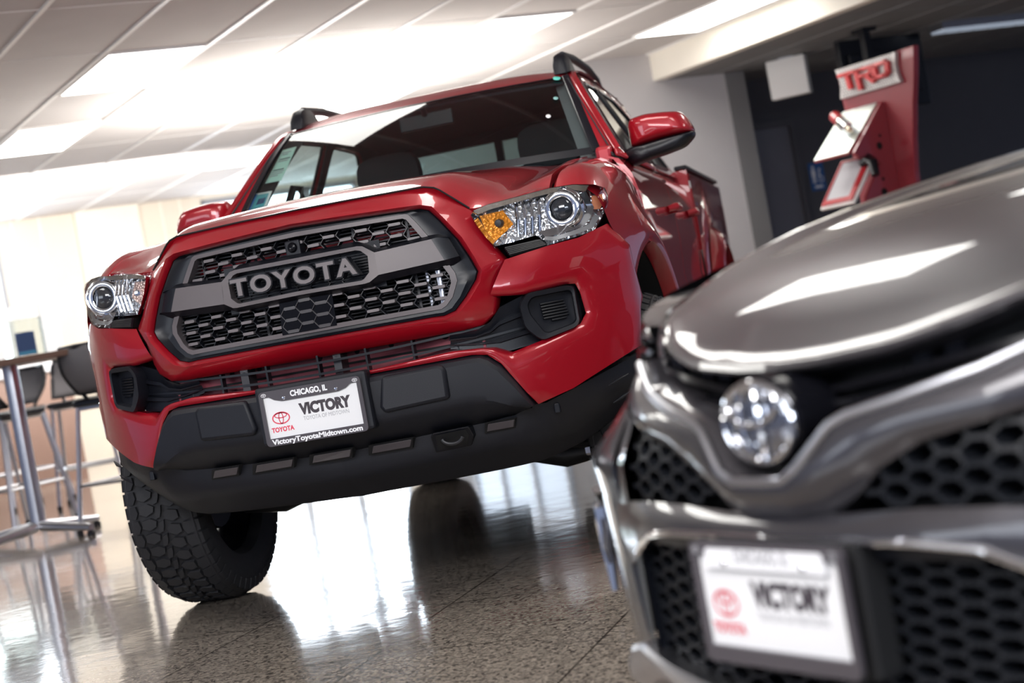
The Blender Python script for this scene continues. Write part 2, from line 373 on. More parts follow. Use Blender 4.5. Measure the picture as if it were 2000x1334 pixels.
# back wall with windows: wall pieces around two openings
WA = 14.15
k = MB()
W1 = (-1.0, 2.16, 0.95, 2.72); W2 = (4.45, 6.40, 0.80, 2.70)
slab(k, WA, WA+0.2, -9, W1[0], 0, CEIL); slab(k, WA, WA+0.2, W1[1], W2[0], 0, CEIL); slab(k, WA, WA+0.2, W2[1], 6.7, 0, CEIL)
for q in (W1, W2):
    slab(k, WA, WA+0.2, q[0], q[1], 0, q[2]); slab(k, WA, WA+0.2, q[0], q[1], q[3], CEIL)
struct('wall_back', k, M['beige'])
k = MB(); slab(k, WA-0.10, WA, 2.99, 3.70, 0, CEIL); struct('trim_6', k, M['cream'])
k = MB()
for b in (2.32, 2.62, 3.98, 4.2): slab(k, WA-0.012, WA, b-0.015, b+0.015, 0, CEIL)
struct('trim_7', k, M['cream'])
for n_, q, bars in ((1, W1, 3), (2, W2, 3)):
    wd = thing('window_%d' % n_, 'tall daylight window in the back wall', 'window', RB(WA+0.1, (q[0]+q[1])/2, q[2]), -TH); wd['kind'] = 'structure'
    h = (q[1]-q[0])/2; H_ = q[3]-q[2]
    k = MB(); k.box((-h, 0.04, 0), (h, 0.06, H_)); k.build('pane', M['glow'], wd, smooth=False)
    k = MB()
    for i in range(bars+1):
        x = -h+2*h*i/bars; k.box((max(-h, x-0.05), -0.06, 0), (min(h, x+0.05), 0.03, H_))
    k.box((-h, -0.06, 0), (h, 0.03, 0.06)); k.box((-h, -0.06, H_-0.06), (h, 0.03, H_)); k.box((-h, -0.05, H_*0.42), (h, 0.02, H_*0.42+0.05))
    k.build('window_frame', M['winframe'], wd, smooth=False)
# smoke detector
o = thing('smoke_detector', 'small round white smoke detector on the ceiling', 'smoke detector', RB(7.24, 2.71, CEIL))
k = MB(); k.lathe([(0.0, 0.0), (0.0, 0.085), (-0.02, 0.085), (-0.028, 0.06)], 'z', n=32); k.build('base', M['tbar'], o)
k = MB(); k.lathe([(-0.028, 0.045), (-0.06, 0.042), (-0.066, 0.03), (-0.066, 0.0)], 'z', n=32); k.build('sensor_head', M['cream'], o)

# ------------------------------------------------------------------ things hanging and standing on the right
def box_sign():
    o = thing('hanging_sign', 'blank white box sign hanging from the lowered ceiling', 'sign', RB(6.9, 7.28, SOF), math.radians(-12))
    k = MB(); k.box((-0.165, -0.05, -0.335), (0.165, 0.05, -0.012)); k.build('housing', M['tbar'], o, smooth=False, bevel=0.006)
    k = MB(); k.box((-0.06, -0.03, -0.012), (0.06, 0.03, 0.0)); k.build('ceiling_mount', M['satin'], o, smooth=False)
box_sign()
o = thing('television', 'black television turned away on a ceiling pole behind the red display stand', 'television', RB(6.25, 7.72, SOF), -TH)
k = MB(); k.box((-0.43, -0.03, -0.61), (0.43, 0.03, -0.02)); k.build('screen_housing', M['black_smooth'], o, smooth=False, bevel=0.008)
k = MB(); k.box((-0.36, -0.06, -0.5), (0.36, -0.03, -0.14)); k.build('rear_cover', M['black'], o, smooth=False, bevel=0.01)
o = thing('ceiling_pole', 'black mounting pole hanging beside the television', 'mount', RB(5.85, 7.26, SOF), -TH)
k = MB(); k.box((-0.03, -0.03, -0.42), (0.03, 0.03, -0.03)); k.build('pole', M['black_smooth'], o, smooth=False)
k = MB(); k.box((-0.07, -0.07, -0.03), (0.07, 0.07, 0)); k.build('ceiling_plate', M['black_smooth'], o, smooth=False)
k = MB(); k.box((-0.02, -0.02, -0.36), (0.22, 0.02, -0.31)); k.build('arm', M['black_smooth'], o, smooth=False)
o = thing('strip_light', 'long ribbed strip light under the lowered ceiling at far right', 'ceiling light', RB(6.0, 8.85, SOF), -TH)
k = MB(); k.box((-0.72, -0.08, -0.06), (0.72, 0.08, 0)); k.build('housing', M['satin'], o, smooth=False)
k = MB()
for i in range(9): k.box((-0.7+i*0.157, -0.085, -0.075), (-0.7+i*0.157+0.13, 0.085, -0.058))
k.build('louvre', mat('pale_blue_louvre', (0.5, 0.55, 0.62), 0.35, emit=(0.6, 0.7, 0.85), estr=0.35), o, smooth=False)
o = thing('restroom_sign', 'small blue restroom sign with white figures beside the grey door', 'sign', RB(8.098, 8.325, 1.555), -TH)
k = MB(); k.box((-0.085, -0.008, -0.13), (0.085, 0.0, 0.13)); k.build('plate', mat('sign_blue', (0.02, 0.10, 0.32), 0.45, var=0.03), o, smooth=False, bevel=0.004)
k = MB()
k.lathe([(-0.0095, 0.0), (-0.0095, 0.014)], 'y', (-0.04, 0, 0.085), 16); k.box((-0.06, -0.0095, 0.0), (-0.02, -0.008, 0.065)); k.box((-0.055, -0.0095, -0.06), (-0.043, -0.008, 0)); k.box((-0.037, -0.0095, -0.06), (-0.025, -0.008, 0))
k.lathe([(-0.0095, 0.0), (-0.0095, 0.012)], 'y', (0.03, 0, 0.06), 16); k.box((0.018, -0.0095, -0.005), (0.032, -0.008, 0.045)); k.lathe([(-0.0095, 0.022), (-0.0095, 0.03)], 'y', (0.036, 0, -0.028), 20)
k.box((-0.045, -0.0095, -0.105), (0.045, -0.008, -0.085))
k.build('pictogram', M['ink_white'], o, smooth=False)

# red display stand: local x along b, local y away, origin on the floor
DA, DB = 4.6, 6.29
o = thing('display_stand', 'tall red display stand with a raised lettered badge behind the grey car', 'display stand', RB(DA, DB, 0), math.radians(-45))
M['stand_red'] = mat('red_powder_coat', (0.30, 0.022, 0.035), 0.35, coat=0.4, var=0.05)
def dl(px, py, dy=0.0):
    P = on_ab(px, py, 'a', DA+dy); return (float(P@EB)-DB, dy, float(P[2]))
back = [dl(*q) for q in ((1633, 150), (1640, 128), (1785, 88), (1782, 200), (1785, 345))]
x0, x1, zt = -0.40, 0.34, 2.14
x0, x1 = -0.43, 0.335
prof = [(-.43, .2), (-.43, 1.2), (-.425, 1.8), (-.435, 2.10), (.335, 2.115), (.29, 1.92), (.237, 1.74), (.18, 1.5), (.14, 1.28), (.12, .9), (.14, .2)]
k = MB(); k.prism(prof, lambda u, v: (u, 0.0, v), lambda u, v: (u, 0.05, v)); k.build('back_panel', M['stand_red'], o, smooth=False, bevel=0.006)
k = MB(); k.box((x0-0.1, -0.45, 0.0), (x1+0.1, 0.1, 0.2)); k.build('base', M['stand_red'], o, smooth=False, bevel=0.01)
def side_fin():
    P = [(-0.0, 0.2), (-0.0, 1.80), (-0.03, 1.80), (-0.36, 1.48), (-0.33, 1.44), (-0.2, 1.44), (-0.14, 1.38), (-0.33, 1.16), (-0.28, 0.2)]
    k = MB(); k.prism(P, lambda u, v: (-0.05, u, v), lambda u, v: (-0.025, u, v)); k.build('side_fin', M['stand_red'], o, smooth=False, bevel=0.003)
side_fin()
for y, z, r in ((-0.12, 1.5, 0.026), (-0.1, 1.57, 0.012), (-0.15, 1.18, 0.028), (-0.14, 1.27, 0.013)):
    k = MB(); k.lathe([(0.0, 0.0), (0.0, r)], 'x', (-0.0235, y, z), 20); k.build('fin_hole', M['void'], o, smooth=False)
# badge plate with perforated face and letters
bc = np.array([(-0.115), -0.035, 2.0]); bw, bh, sl = 0.295, 0.106, 0.20
def bpt(u, v, d): return (bc[0]+u, bc[1]-d, bc[2]+v)
out = [(-bw-0.005, bh), (bw+0.01, bh), (bw-0.012, 0.02), (bw-0.01, -0.04), (bw+0.01, -bh), (-bw-0.005, -bh), (-bw+0.018, -0.02), (-bw+0.018, 0.03)]
k = MB(); k.prism(out, lambda u, v: bpt(u, v, 0.0), lambda u, v: bpt(u, v, -0.035)); bd = k.build('badge', mat('perforated_silver', (0.55, 0.53, 0.52), 0.4, 0.3, var=0.05), o, smooth=False, bevel=0.004)
k = MB()
for r_ in range(11):
    for c_ in range(23):
        u = -bw+0.03+(c_+0.5*(r_ % 2))*0.0240; v = -bh+0.014+r_*0.0192
        if u < bw-0.02: k.lathe([(0, 0.0), (0, 0.0055)], 'y', bpt(u, v, 0.0012), 6)
k.build('perforation', M['void'], bd, smooth=False)
# the three joined letters as strokes
def stroke(k, pts, wd):
    for (u0, v0), (u1, v1) in zip(pts[:-1], pts[1:]):
        d = np.array([u1-u0, v1-v0]); L = np.linalg.norm(d); d /= L; n_ = np.array([-d[1], d[0]])*wd/2; e = d*wd*0.5
        q = [np.array([u0, v0])-e+n_, np.array([u1, v1])+e+n_, np.array([u1, v1])+e-n_, np.array([u0, v0])-e-n_]
        k.prism([tuple(x) for x in q], lambda u, v: bpt(u*1.38, v, 0.03), lambda u, v: bpt(u*1.38, v, 0.0))
k = MB(); W_ = 0.026
stroke(k, [(-0.175, 0.055), (-0.02, 0.055)], W_); stroke(k, [(-0.125, 0.055), (-0.115, -0.045)], W_)
stroke(k, [(-0.06, 0.055), (0.045, 0.055), (0.05, 0.012), (-0.035, 0.01)], W_); stroke(k, [(-0.055, 0.05), (-0.045, -0.07)], W_); stroke(k, [(0.0, 0.01), (0.05, -0.045)], W_)
stroke(k, [(0.07, 0.055), (0.15, 0.058), (0.165, 0.04), (0.16, -0.015), (0.145, -0.03), (0.075, -0.03)], W_); stroke(k, [(0.075, 0.05), (0.075, -0.03)], W_)
k.build('badge_letters', mat('badge_red', (0.70, 0.03, 0.035), 0.3, coat=0.5, var=0.03), bd, smooth=False, bevel=0.002)
# slanted shelf with mirror plate, damper on it, framed board below
Rx = lambda ang: Matrix.Rotation(ang, 4, 'X')
sm = Matrix.Translation((-0.245, -0.19, 1.645)) @ Matrix.Rotation(math.radians(42), 4, 'X')
k = MB(); k.box((-0.19, -0.24, -0.02), (0.17, 0.24, 0.0), mtx=sm); sh = k.build('shelf', M['stand_red'], o, smooth=False, bevel=0.004)
k = MB(); k.box((-0.185, -0.235, 0.0), (0.165, 0.235, 0.006), mtx=sm); k.build('mirror_plate', mat('brushed_mirror_plate', (0.72, 0.77, 0.72), 0.3, 0.5, var=0.03), sh, smooth=False)
sm2 = Matrix.Translation((-0.225, -0.28, 1.30)) @ Matrix.Rotation(math.radians(48), 4, 'X') 
k = MB(); k.box((-0.17, -0.21, -0.02), (0.17, 0.21, 0.0), mtx=sm2); bb = k.build('framed_board', M['tbar'], o, smooth=False, bevel=0.003)
k = MB()
for lo, hi in (((-0.16, -0.19, 0.0), (0.15, -0.15, 0.012)), ((0.10, -0.15, 0.0), (0.15, 0.2, 0.012)), ((-0.16, -0.15, 0.0), (-0.145, 0.2, 0.012)), ((-0.145, 0.185, 0.0), (0.10, 0.2, 0.012))): k.box(lo, hi, mtx=sm2)
k.build('red_border', mat('board_red', (0.45, 0.01, 0.02), 0.4, var=0.05), bb, smooth=False)
k = MB(); k.box((-0.145, -0.15, 0.0), (0.10, 0.185, 0.004), mtx=sm2); k.build('insert_sheet', mat('pale_sheet', (0.50, 0.50, 0.54), 0.5, var=0.03), bb, smooth=False)
k = MB(); k.tube([(-0.10, -0.24, 1.40), (-0.03, -0.24, 1.425), (0.03, -0.26, 1.39), (0.05, -0.28, 1.30)], [0.028, 0.035, 0.035, 0.03], 16); k.build('black_pipe', M['black_smooth'], o)
t = thing('shock_absorber', 'red capped shock absorber lying on the display stand shelf', 'car part', RB(DA, DB, 0), math.radians(-45))
q0, q1 = np.array([-0.30, -0.40, 1.545+0.09]), np.array([-0.13, -0.28, 1.43+0.10])
A_ = np.array([-0.40, -0.13, 1.78]); B_ = np.array([-0.13, -0.26, 1.64]); dv = B_-A_
k = MB(); k.tube([A_, A_+dv*0.02, A_+dv*0.34, A_+dv*0.36], [0.036, 0.042, 0.042, 0.036], 20); k.build('red_cap', mat('cap_red', (0.5, 0.02, 0.03), 0.3, coat=0.5, var=0.05), t)
k = MB(); k.tube([A_+dv*0.36, A_+dv*0.62, A_+dv*0.64, A_+dv*0.92, A_+dv], [0.034, 0.034, 0.026, 0.026, 0.02], 20); k.build('body', mat('pale_gold_metal', (0.70, 0.62, 0.48), 0.25, 0.8, var=0.1), t)
k = MB()
for q in (0.45, 0.55, 0.68, 0.76, 0.84): k.tube([A_+dv*q, A_+dv*(q+0.03)], 0.043, 20)
k.build('collar', M['chrome'], t)

# ------------------------------------------------------------------ left: bar table, stools, partition
o = thing('bar_table', 'tall bar table with brown top and silver star base at left edge', 'table', RB(5.5, 0.27, 0), -TH)
k = MB(); k.prism(rounded([(-0.55, -0.42), (0.50, -0.42), (0.50, 0.42), (-0.55, 0.42)], 0.06), lambda u, v: (u, v, 1.065), lambda u, v: (u, v, 1.03)); k.build('table_top', mat('brown_wood_laminate', (0.12, 0.065, 0.045), 0.45, var=0.2, vscale=9), o, smooth=False, bevel=0.004)
k = MB(); k.tube([(0, 0, 0.07), (0, 0, 1.03)], 0.045, 24); k.build('column', M['satin'], o)
for i, an in enumerate((-62, 28, 118, 208)):
    c_, s_ = math.cos(math.radians(an)), math.sin(math.radians(an))
    k = MB(); k.tube([(0.03*c_, 0.03*s_, 0.085), (0.44*c_, 0.44*s_, 0.045)], [0.034, 0.022], 12); k.build('foot', M['satin'], o)
    k = MB(); k.lathe([(0, 0), (0.0, 0.024), (0.02, 0.024), (0.03, 0.01)], 'z', (0.43*c_, 0.43*s_, 0), 14); k.build('glide', M['black'], o)
def stool():
    o = thing('bar_stool', 'x', 'stool', (0, 0, 0), 0, 'grey bar stools round the tall table')
    k = MB(); k.prism(rounded([(-0.22, -0.21), (0.22, -0.21), (0.22, 0.21), (-0.22, 0.21)], 0.08, 5), lambda u, v: (u, v, 0.765), lambda u, v: (u, v, 0.725)); k.build('seat', M['black_smooth'], o, bevel=0.012)
    k = MB()
    rows = []
    for t_ in np.linspace(0, 1, 9):
        z = 0.80+0.27*t_; y = 0.20+0.10*t_+0.05*math.sin(t_*3.1)
        rows.append([(x, y+0.10*(abs(x)/0.22)**2*-1, z) for x in np.linspace(-0.20+0.03*t_**3, 0.20-0.03*t_**3, 13)])
    k.loft(rows); k.build('mesh_back', mat('grey_mesh_fabric', (0.12, 0.115, 0.125), 0.7, bump=0.3, bscale=600, var=0.1), o, solid=0.008)
    k = MB(); k.tube([r_[0] for r_ in rows]+[rows[-1][6]]+[r_[-1] for r_ in rows[::-1]], 0.014, 8); k.tube([rows[0][0], rows[0][6], rows[0][12]], 0.012, 8); k.tube([(-0.12, 0.12, 0.74), rows[0][2]], 0.012, 8); k.tube([(0.12, 0.12, 0.74), rows[0][10]], 0.012, 8)
    k.build('back_frame', M['black_smooth'], o)
    tops = ((-0.18, -0.17), (0.18, -0.17), (0.18, 0.17), (-0.18, 0.17)); ft = ((-0.24, -0.26), (0.24, -0.26), (0.24, 0.27), (-0.24, 0.27))
    for (x, y), (p, q) in zip(tops, ft):
        k = MB(); k.tube([(x, y, 0.73), (p, q, 0.02)], 0.014, 10); k.build('leg', M['satin'], o)
        k = MB(); k.tube([(p, q, 0.0), (p, q, 0.03)], 0.018, 10); k.build('glide', M['black'], o)
    k = MB(); f_ = 0.64
    R_ = [tuple(np.array(t_)*(1-f_)+np.array(u_)*f_) for t_, u_ in zip(tops, ft)]
    for i in range(4): k.tube([(*R_[i], 0.73*(1-f_)+0.02*f_), (*R_[(i+1) % 4], 0.73*(1-f_)+0.02*f_)], 0.010, 8)
    k.build('foot_ring', M['satin'], o)
    k = MB(); k.tube([(-0.18, -0.17, 0.715), (0.18, -0.17, 0.715), (0.18, 0.17, 0.715), (-0.18, 0.17, 0.715), (-0.18, -0.17, 0.715)], 0.013, 8); k.build('seat_frame', M['satin'], o)
    return o
st = stool()
def copy_tree(o, parent=None):
    c_ = o.copy(); COL.objects.link(c_)
    if parent: c_.parent = parent
    for ch in list(o.children): copy_tree(ch, c_)
    return c_
spots = [(5.20, 0.80, 163, 'black seated bar stool nearest the pickup, right of the tall table'),
         (7.95, 1.22, 20, 'bar stool standing farther back, its straight legs behind the nearest stool'),
         (6.75, 0.42, 160, 'bar stool behind the table column with its mesh back at the left edge'),
         (9.1, 0.95, 330, 'farthest bar stool, partly hidden behind the table column')]
for i, (a, b, rz, lab) in enumerate(spots):
    s_ = st if i == 0 else copy_tree(st)
    s_.location = V3(RB(a, b, 0)); s_.rotation_euler = (0, 0, math.radians(rz)); s_['label'] = lab
o = thing('sign_holder', 'small dark blue card in a clear stand on the bar table', 'sign', RB(5.42, 0.37, 1.065), -TH+0.1)
k = MB(); k.box((-0.055, -0.004, 0.012), (0.055, 0.0, 0.145)); k.build('card', M['sticker_navy'], o, smooth=False)
k = MB(); k.box((-0.05, -0.006, 0.015), (0.05, -0.004, 0.035)); k.build('card_band', mat('band_blue', (0.05, 0.25, 0.42), 0.5, var=0.05), o, smooth=False)
k = MB(); k.box((-0.06, -0.03, 0.0), (0.06, 0.03, 0.008)); k.box((-0.06, 0.0, 0.008), (0.06, 0.004, 0.15)); k.build('clear_stand', M['clear'], o, smooth=False)
o = thing('reception_counter', 'brown wood counter with pale top and grey framed glass screen behind the stools', 'counter', RB(11.6, 0.9, 0), -TH)
k = MB(); k.box((-2.2, 0.0, 0.0), (1.15, 0.5, 1.05)); k.build('counter_body', mat('brown_veneer', (0.15, 0.09, 0.07), 0.5, var=0.15, vscale=5), o, smooth=False)
k = MB(); k.box((-2.22, -0.05, 1.05), (1.18, 0.55, 1.20)); k.build('counter_top', mat('pale_counter', (0.38, 0.38, 0.40), 0.5, var=0.04), o, smooth=False)
M['frost'] = glass('screen_glass', (0.60, 0.63, 0.60), 0.6)
k = MB()
for x in (-2.0, -1.05, -0.1, 0.52): k.box((x, 0.2, 1.20), (x+0.12, 0.26, 1.62))
k.box((1.02, 0.17, 1.20), (1.16, 0.29, 1.72)); k.box((-2.0, 0.19, 1.58), (1.02, 0.27, 1.70)); k.build('screen_frame', mat('grey_screen_frame', (0.15, 0.15, 0.155), 0.5, var=0.04), o, smooth=False)
k = MB(); k.box((-2.0, 0.225, 1.2), (1.02, 0.235, 1.58)); k.build('screen_pane', M['frost'], o, smooth=False)
# ------------------------------------------------------------------ red pickup truck (front at y = 0, nose towards -y)
def yplan(X, Z):
    X = abs(X)
    y = 0.03+0.35*X*X+1.05*max(0.0, X-0.55)**2+14.0*max(0.0, X-0.925)**1.0
    if Z > 0.95: y += 0.12*(Z-0.95)
    if Z < 0.55: y += 0.9*(0.55-Z)
    return y
def S(px, py, dy=0.0):
    """point where the sight line through a measured pixel meets the truck's front skin (offset dy back)"""
    d = ray(px, py); d = d/d[1]
    g = lambda y: y-(yplan(*(lambda P: (P[0], P[2]))(CAM_POS+d*(y-CAM_POS[1])))+dy)
    lo, hi = -0.3, 1.6; a = lo
    for k in range(96):
        b = lo+(hi-lo)*(k+1)/96
        if g(b) > 0:
            hi = b; break
        a = b
    lo = a
    for k in range(40):
        m_ = (lo+hi)/2
        if g(m_) > 0: hi = m_
        else: lo = m_
    return CAM_POS+d*(lo-CAM_POS[1])
def SL(pts, dy=0.0):
    """line of skin points; dy single or per key; clipped at the centre plane X = 0"""
    n = len(pts); ds = dy if isinstance(dy, (list, tuple)) else [dy]*n
    P = [S(*q, d) for q, d in zip(pts, ds)]
    for e in (0, -1):
        i, j = (0, 1) if e == 0 else (n-1, n-2)
        if P[i][0] < 0 < P[j][0]:
            t = P[j][0]/(P[j][0]-P[i][0]); Q = P[j]+(P[i]-P[j])*t; Q[0] = 0.0
            P[i] = Q
    return P
def skin(P, dy=0.0):
    """move a point to the skin at its own X, Z"""
    return np.array([P[0], yplan(P[0], P[2])+dy, P[2]])
def densify(P, cnt): return keyed(P, cnt)
def snap_rows(P, cnt, dys):
    """resample spans and re-seat the samples on the curved skin"""
    out = []
    for i, c in enumerate(cnt):
        for k in range(c):
            t = k/c; Q = P[i]*(1-t)+P[i+1]*t; d = dys[i]*(1-t)+dys[i+1]*t
            q0 = skin(P[i]); base = P[i][1]-q0[1]; base2 = P[i+1][1]-skin(P[i+1])[1]
            out.append(skin(Q, base*(1-t)+base2*t))
    out.append(np.array(P[-1])); return out
def row(pts, cnt, dy=0.0):
    P = SL(pts, dy); n = len(pts); ds = dy if isinstance(dy, (list, tuple)) else [dy]*n
    return snap_rows(P, cnt, ds)
def mixrow(A, B, t, bulge=0.0):
    return [skin(a*(1-t)+b*t, ((a[1]-yplan(a[0], a[2]))*(1-t)+(b[1]-yplan(b[0], b[2]))*t)+bulge) for a, b in zip(A, B)]

truck = thing('pickup_truck', 'red lifted pickup truck with black grille and dealer plate, facing the camera', 'truck', (0, 0, 0))

# ---- grille surround
CN = [14, 2, 2, 3, 4, 4, 4, 2, 3, 3, 2, 2, 14]
pO = [(500, 456), (797, 411), (820, 408), (838, 411), (860, 431), (895, 468), (920, 505), (934, 530), (930, 546), (910, 580), (890, 607), (868, 617), (845, 620), (500, 682)]
pG = [(500, 466), (780, 420), (790, 418), (798, 420), (812, 434), (840, 466), (866, 501), (889, 533), (893, 548), (884, 580), (872, 597), (862, 604), (843, 607), (500, 670)]
pI = [(500, 475), (778, 428), (786, 427), (793, 429), (804, 442), (832, 474), (856, 508), (878, 538), (881, 552), (874, 577), (866, 590), (856, 596), (838, 599), (500, 660)]
pK = [(500, 448), (797, 403), (820, 400), (843, 403), (866, 425), (902, 463), (927, 502), (942, 530), (938, 550), (918, 584), (897, 611), (872, 624), (848, 628), (500, 690)]
pQ = [(430, 442), (801, 367), (843, 363), (880, 387), (919, 411), (946, 457), (966, 485), (986, 507), (972, 545), (970, 590), (966, 612), (943, 635), (908, 645), (500, 722)]
dQ = [.065, .065, .06, .05, .04, .03, .025, .02, .02, .02, .025, .03, .035, .035]
O_ = row(pO, CN, 0.0); K_ = row(pK, CN, -0.022); Q_ = row(pQ, CN, dQ)
def back(R, d): return [np.array(p)+np.array([0, d, 0]) for p in R]
k = MB(); k.loft([back(O_, 0.05), back(O_, 0.006), O_, mixrow(O_, K_, 0.7, -0.001), K_, mixrow(K_, Q_, 0.2, -0.004), mixrow(K_, Q_, 0.5, -0.008), mixrow(K_, Q_, 0.8, -0.006), mixrow(K_, Q_, 0.95, -0.002), Q_, back(Q_, 0.05)]); k.mirrored()
k.build('grille_surround', M['red'], truck, angle=50)
# ---- grille: bezel, grey frame, honeycomb, crossbar, letters
grille = MB(); G_ = row(pG, CN, 0.022); Gf = row(pG, CN, 0.016)
grille.loft([back(O_, 0.03), back(O_, 0.008), mixrow(O_, G_, 0.08, 0.0), mixrow(O_, G_, 0.5, 0.010), G_, back(G_, 0.03)]); grille.mirrored()
gr = grille.build('grille', M['black_smooth'], truck, angle=45)
I_ = row(pI, CN, 0.016)
k = MB(); k.loft([back(Gf, 0.02), Gf, I_, back(I_, 0.085)]); k.mirrored(); k.build('grille_frame', M['gunmetal'], gr, angle=30)
# centre bar with letter window: outer outline top/bottom lines from the centre to the right end
bt = [(500, 519), (697, 481), (707, 481), (731, 493), (842, 467), (868, 508), (739, 537), (722, 552), (713, 554), (500, 591)]
bo = [(500, 519), (697, 481), (707, 481), (731, 493), (842, 467)]
bb_ = [(500, 591), (713, 554), (722, 551), (739, 537), (868, 508)]
wi_t = [(500, 528), (697, 488), (712, 496), (719, 502)]
wi_b = [(500, 584), (708, 547), (720, 532), (721, 531)]
cb = [10, 2, 3, 8]
T1 = row(bo, cb, -0.012); B1 = row(bb_, cb, -0.012)
w1 = row([(500, 528), (694, 489), (704, 490), (718, 500), (720, 502)], cb, -0.010); w2 = row([(500, 583), (706, 548), (711, 545), (721, 532), (722, 528)], cb, -0.010)
k = MB()
# upper and lower hex rails + solid arm, front faces
n_top = 15
k.loft([back(T1, 0.06), back(T1, 0.004), mixrow(T1, w1, 0.10)[:n_top+1]+T1[n_top+1:]])
up_o, up_i = T1[:16], w1[:16]; lo_o, lo_i = B1[:16], w2[:16]
k = MB()
k.loft([back(up_o, 0.07), up_o, up_i, back(up_i, 0.045)]); k.loft([back(lo_o, 0.07), lo_o, lo_i, back(lo_i, 0.045)])
# arm between rail end and tip
arm_t = T1[15:]; arm_b = B1[15:]
k.loft([back(arm_t, 0.07), arm_t, mixrow(arm_t, arm_b, 0.5, -0.001), arm_b, back(arm_b, 0.07)])
k.loft([[up_i[-1], up_o[-1]], [lo_i[-1], lo_o[-1]]]); k.loft([[up_i[-1], back(up_i, .045)[-1]], [lo_i[-1], back(lo_i, .045)[-1]]])
k.mirrored(); cbar = k.build('crossbar', M['gunmetal'], gr, angle=25)
# black bevels along the bar and its stepped black ends
k = MB()
tb_o = row([(500, 512), (697, 472), (712, 476), (735, 486), (836, 460)], cb, 0.02); bb_o = row([(500, 599), (716, 562), (728, 560), (742, 551), (872, 520)], cb, 0.02)
T1b = back(T1, 0.001); B1b = back(B1, 0.001)
k.loft([back(tb_o, 0.05), tb_o, T1b]); k.loft([B1b, bb_o, back(bb_o, 0.05)])
e0 = row([(842, 467), (868, 508)], [6], -0.0125); e1 = row([(872, 459), (898, 497)], [6], -0.006); e2 = row([(878, 463), (902, 503)], [6], 0.03)
e1t = S(842, 460, -0.002); 
k.loft([back(e0, 0.02), e0, row([(852, 464), (879, 505)], [6], -0.013), row([(875, 463), (897, 500)], [6], -0.004), row([(879, 464), (900, 503)], [6], 0.03)])
k.loft([row([(836, 460), (856, 457), (872, 461), (879, 464)], [2, 2, 2], 0.02), row([(842, 467), (853, 464), (875, 463), (878, 464.5)], [2, 2, 2], -0.011)])
k.loft([row([(868, 508), (879, 505), (897, 500), (900, 503)], [2, 2, 2], -0.011), row([(872, 521), (886, 518), (897, 511), (901, 506)], [2, 2, 2], 0.02)])
k.mirrored(); k.build('crossbar_bevel', M['black_smooth'], gr, angle=30)
# honeycomb with flat pills
PX, PZ, PW, PH = 0.050, 0.0345, 0.0185, 0.0047
Iarr = [(p[0], p[2]) for p in I_]
poly = Iarr+[(-x, z) for x, z in Iarr[::-1]]
def inside(x, z, pg):
    c_ = False; n = len(pg); j = n-1
    for i in range(n):
        (x1, z1), (x2, z2) = pg[i], pg[j]
        if (z1 > z) != (z2 > z) and x < (x2-x1)*(z-z1)/(z2-z1+1e-12)+x1: c_ = not c_
        j = i
    return c_
barx = [(p[0], p[2]) for p in tb_o]+[(p[0], p[2]) for p in bb_o[::-1]]; barp = barx+[(-x, z) for x, z in barx[::-1]]
sx0, sz0 = S(547, 591, .04), S(650, 572, .04); rad = [S(547, 591, .04), S(650, 572, .04), S(660, 635, .04), S(554, 655, .04)]
radp = [(p[0], p[2]) for p in rad]
hc = MB(); pl = MB(); z0g = 0.965
zmin, zmax = min(z for x, z in Iarr), max(z for x, z in Iarr)
def wire(k, p, q, dy=0.047, h=0.0010):
    mid = ((p[0]+q[0])/2, (p[1]+q[1])/2)
    if not inside(*mid, poly): return
    d = np.array([q[0]-p[0], q[1]-p[1]]); L = np.linalg.norm(d)
    if L < 1e-5: return
    n_ = np.array([-d[1], d[0]])/L*h
    c4 = [np.array(p)+n_, np.array(q)+n_, np.array(q)-n_, np.array(p)-n_]
    k.prism([tuple(c_) for c_ in c4], lambda u, v: (u, yplan(u, v)+dy, v), lambda u, v: (u, yplan(u, v)+dy+0.03, v))
for i in range(-12, 13):
    for j in range(-7, 9):
        x = i*PX; z = z0g+j*PZ+(0.5*PZ if i % 2 else 0)
        for s_ in (-1, 1):
            wire(hc, (x+PW, z), (x+PX-PW, z+s_*PZ/2))
        if inside(x, z, poly) and (inside(x+PW*.7, z, poly) and inside(x-PW*.7, z, poly)) and inside(x, z+0.006, poly) and inside(x, z-0.006, poly):
            if inside(x, z, barp): continue
            q = rounded([(x-PW, z-PH), (x+PW, z-PH), (x+PW, z+PH), (x-PW, z+PH)], 0.004, 3)
            pl.prism(q, lambda u, v: (u, yplan(u, v)+0.034, v), lambda u, v: (u, yplan(u, v)+0.075, v))
hm = hc.build('honeycomb', M['black_smooth'], gr, smooth=False); pl.build('honeycomb_pills', M['pill'], gr, smooth=False, bevel=0.0008)
# thin horizontal fins and radiator behind
k = MB()
for z in np.arange(0.855, 1.15, 0.0105):
    k.box((-0.47, 0.150, z), (0.47, 0.17, z+0.003))
for x in (-.33, -.16, .16, .33): k.box((x-.004, .145, .85), (x+.004, .15, 1.16))
k.build('radiator_fins', M['alu'], truck, smooth=False)
k = MB(); k.box((-0.66, 0.34, 0.55), (0.66, 0.36, 1.17)); k.box((-0.46, 0.20, 0.84), (0.46, 0.22, 1.165)); k.build('radiator_core', M['void'], truck, smooth=False)
k = MB(); k.tube([(0.395, 0.165, 0.86), (0.395, 0.165, 0.98)], 0.017, 14); k.tube([(0.362, 0.16, 0.86), (0.362, 0.16, 0.98)], 0.010, 12); k.build('oil_cooler', M['satin'], truck)
k = MB(); k.box((-0.40, 0.19, 1.10), (0.40, 0.198, 1.125)); k.build('upper_support', M['red'], truck, smooth=False)
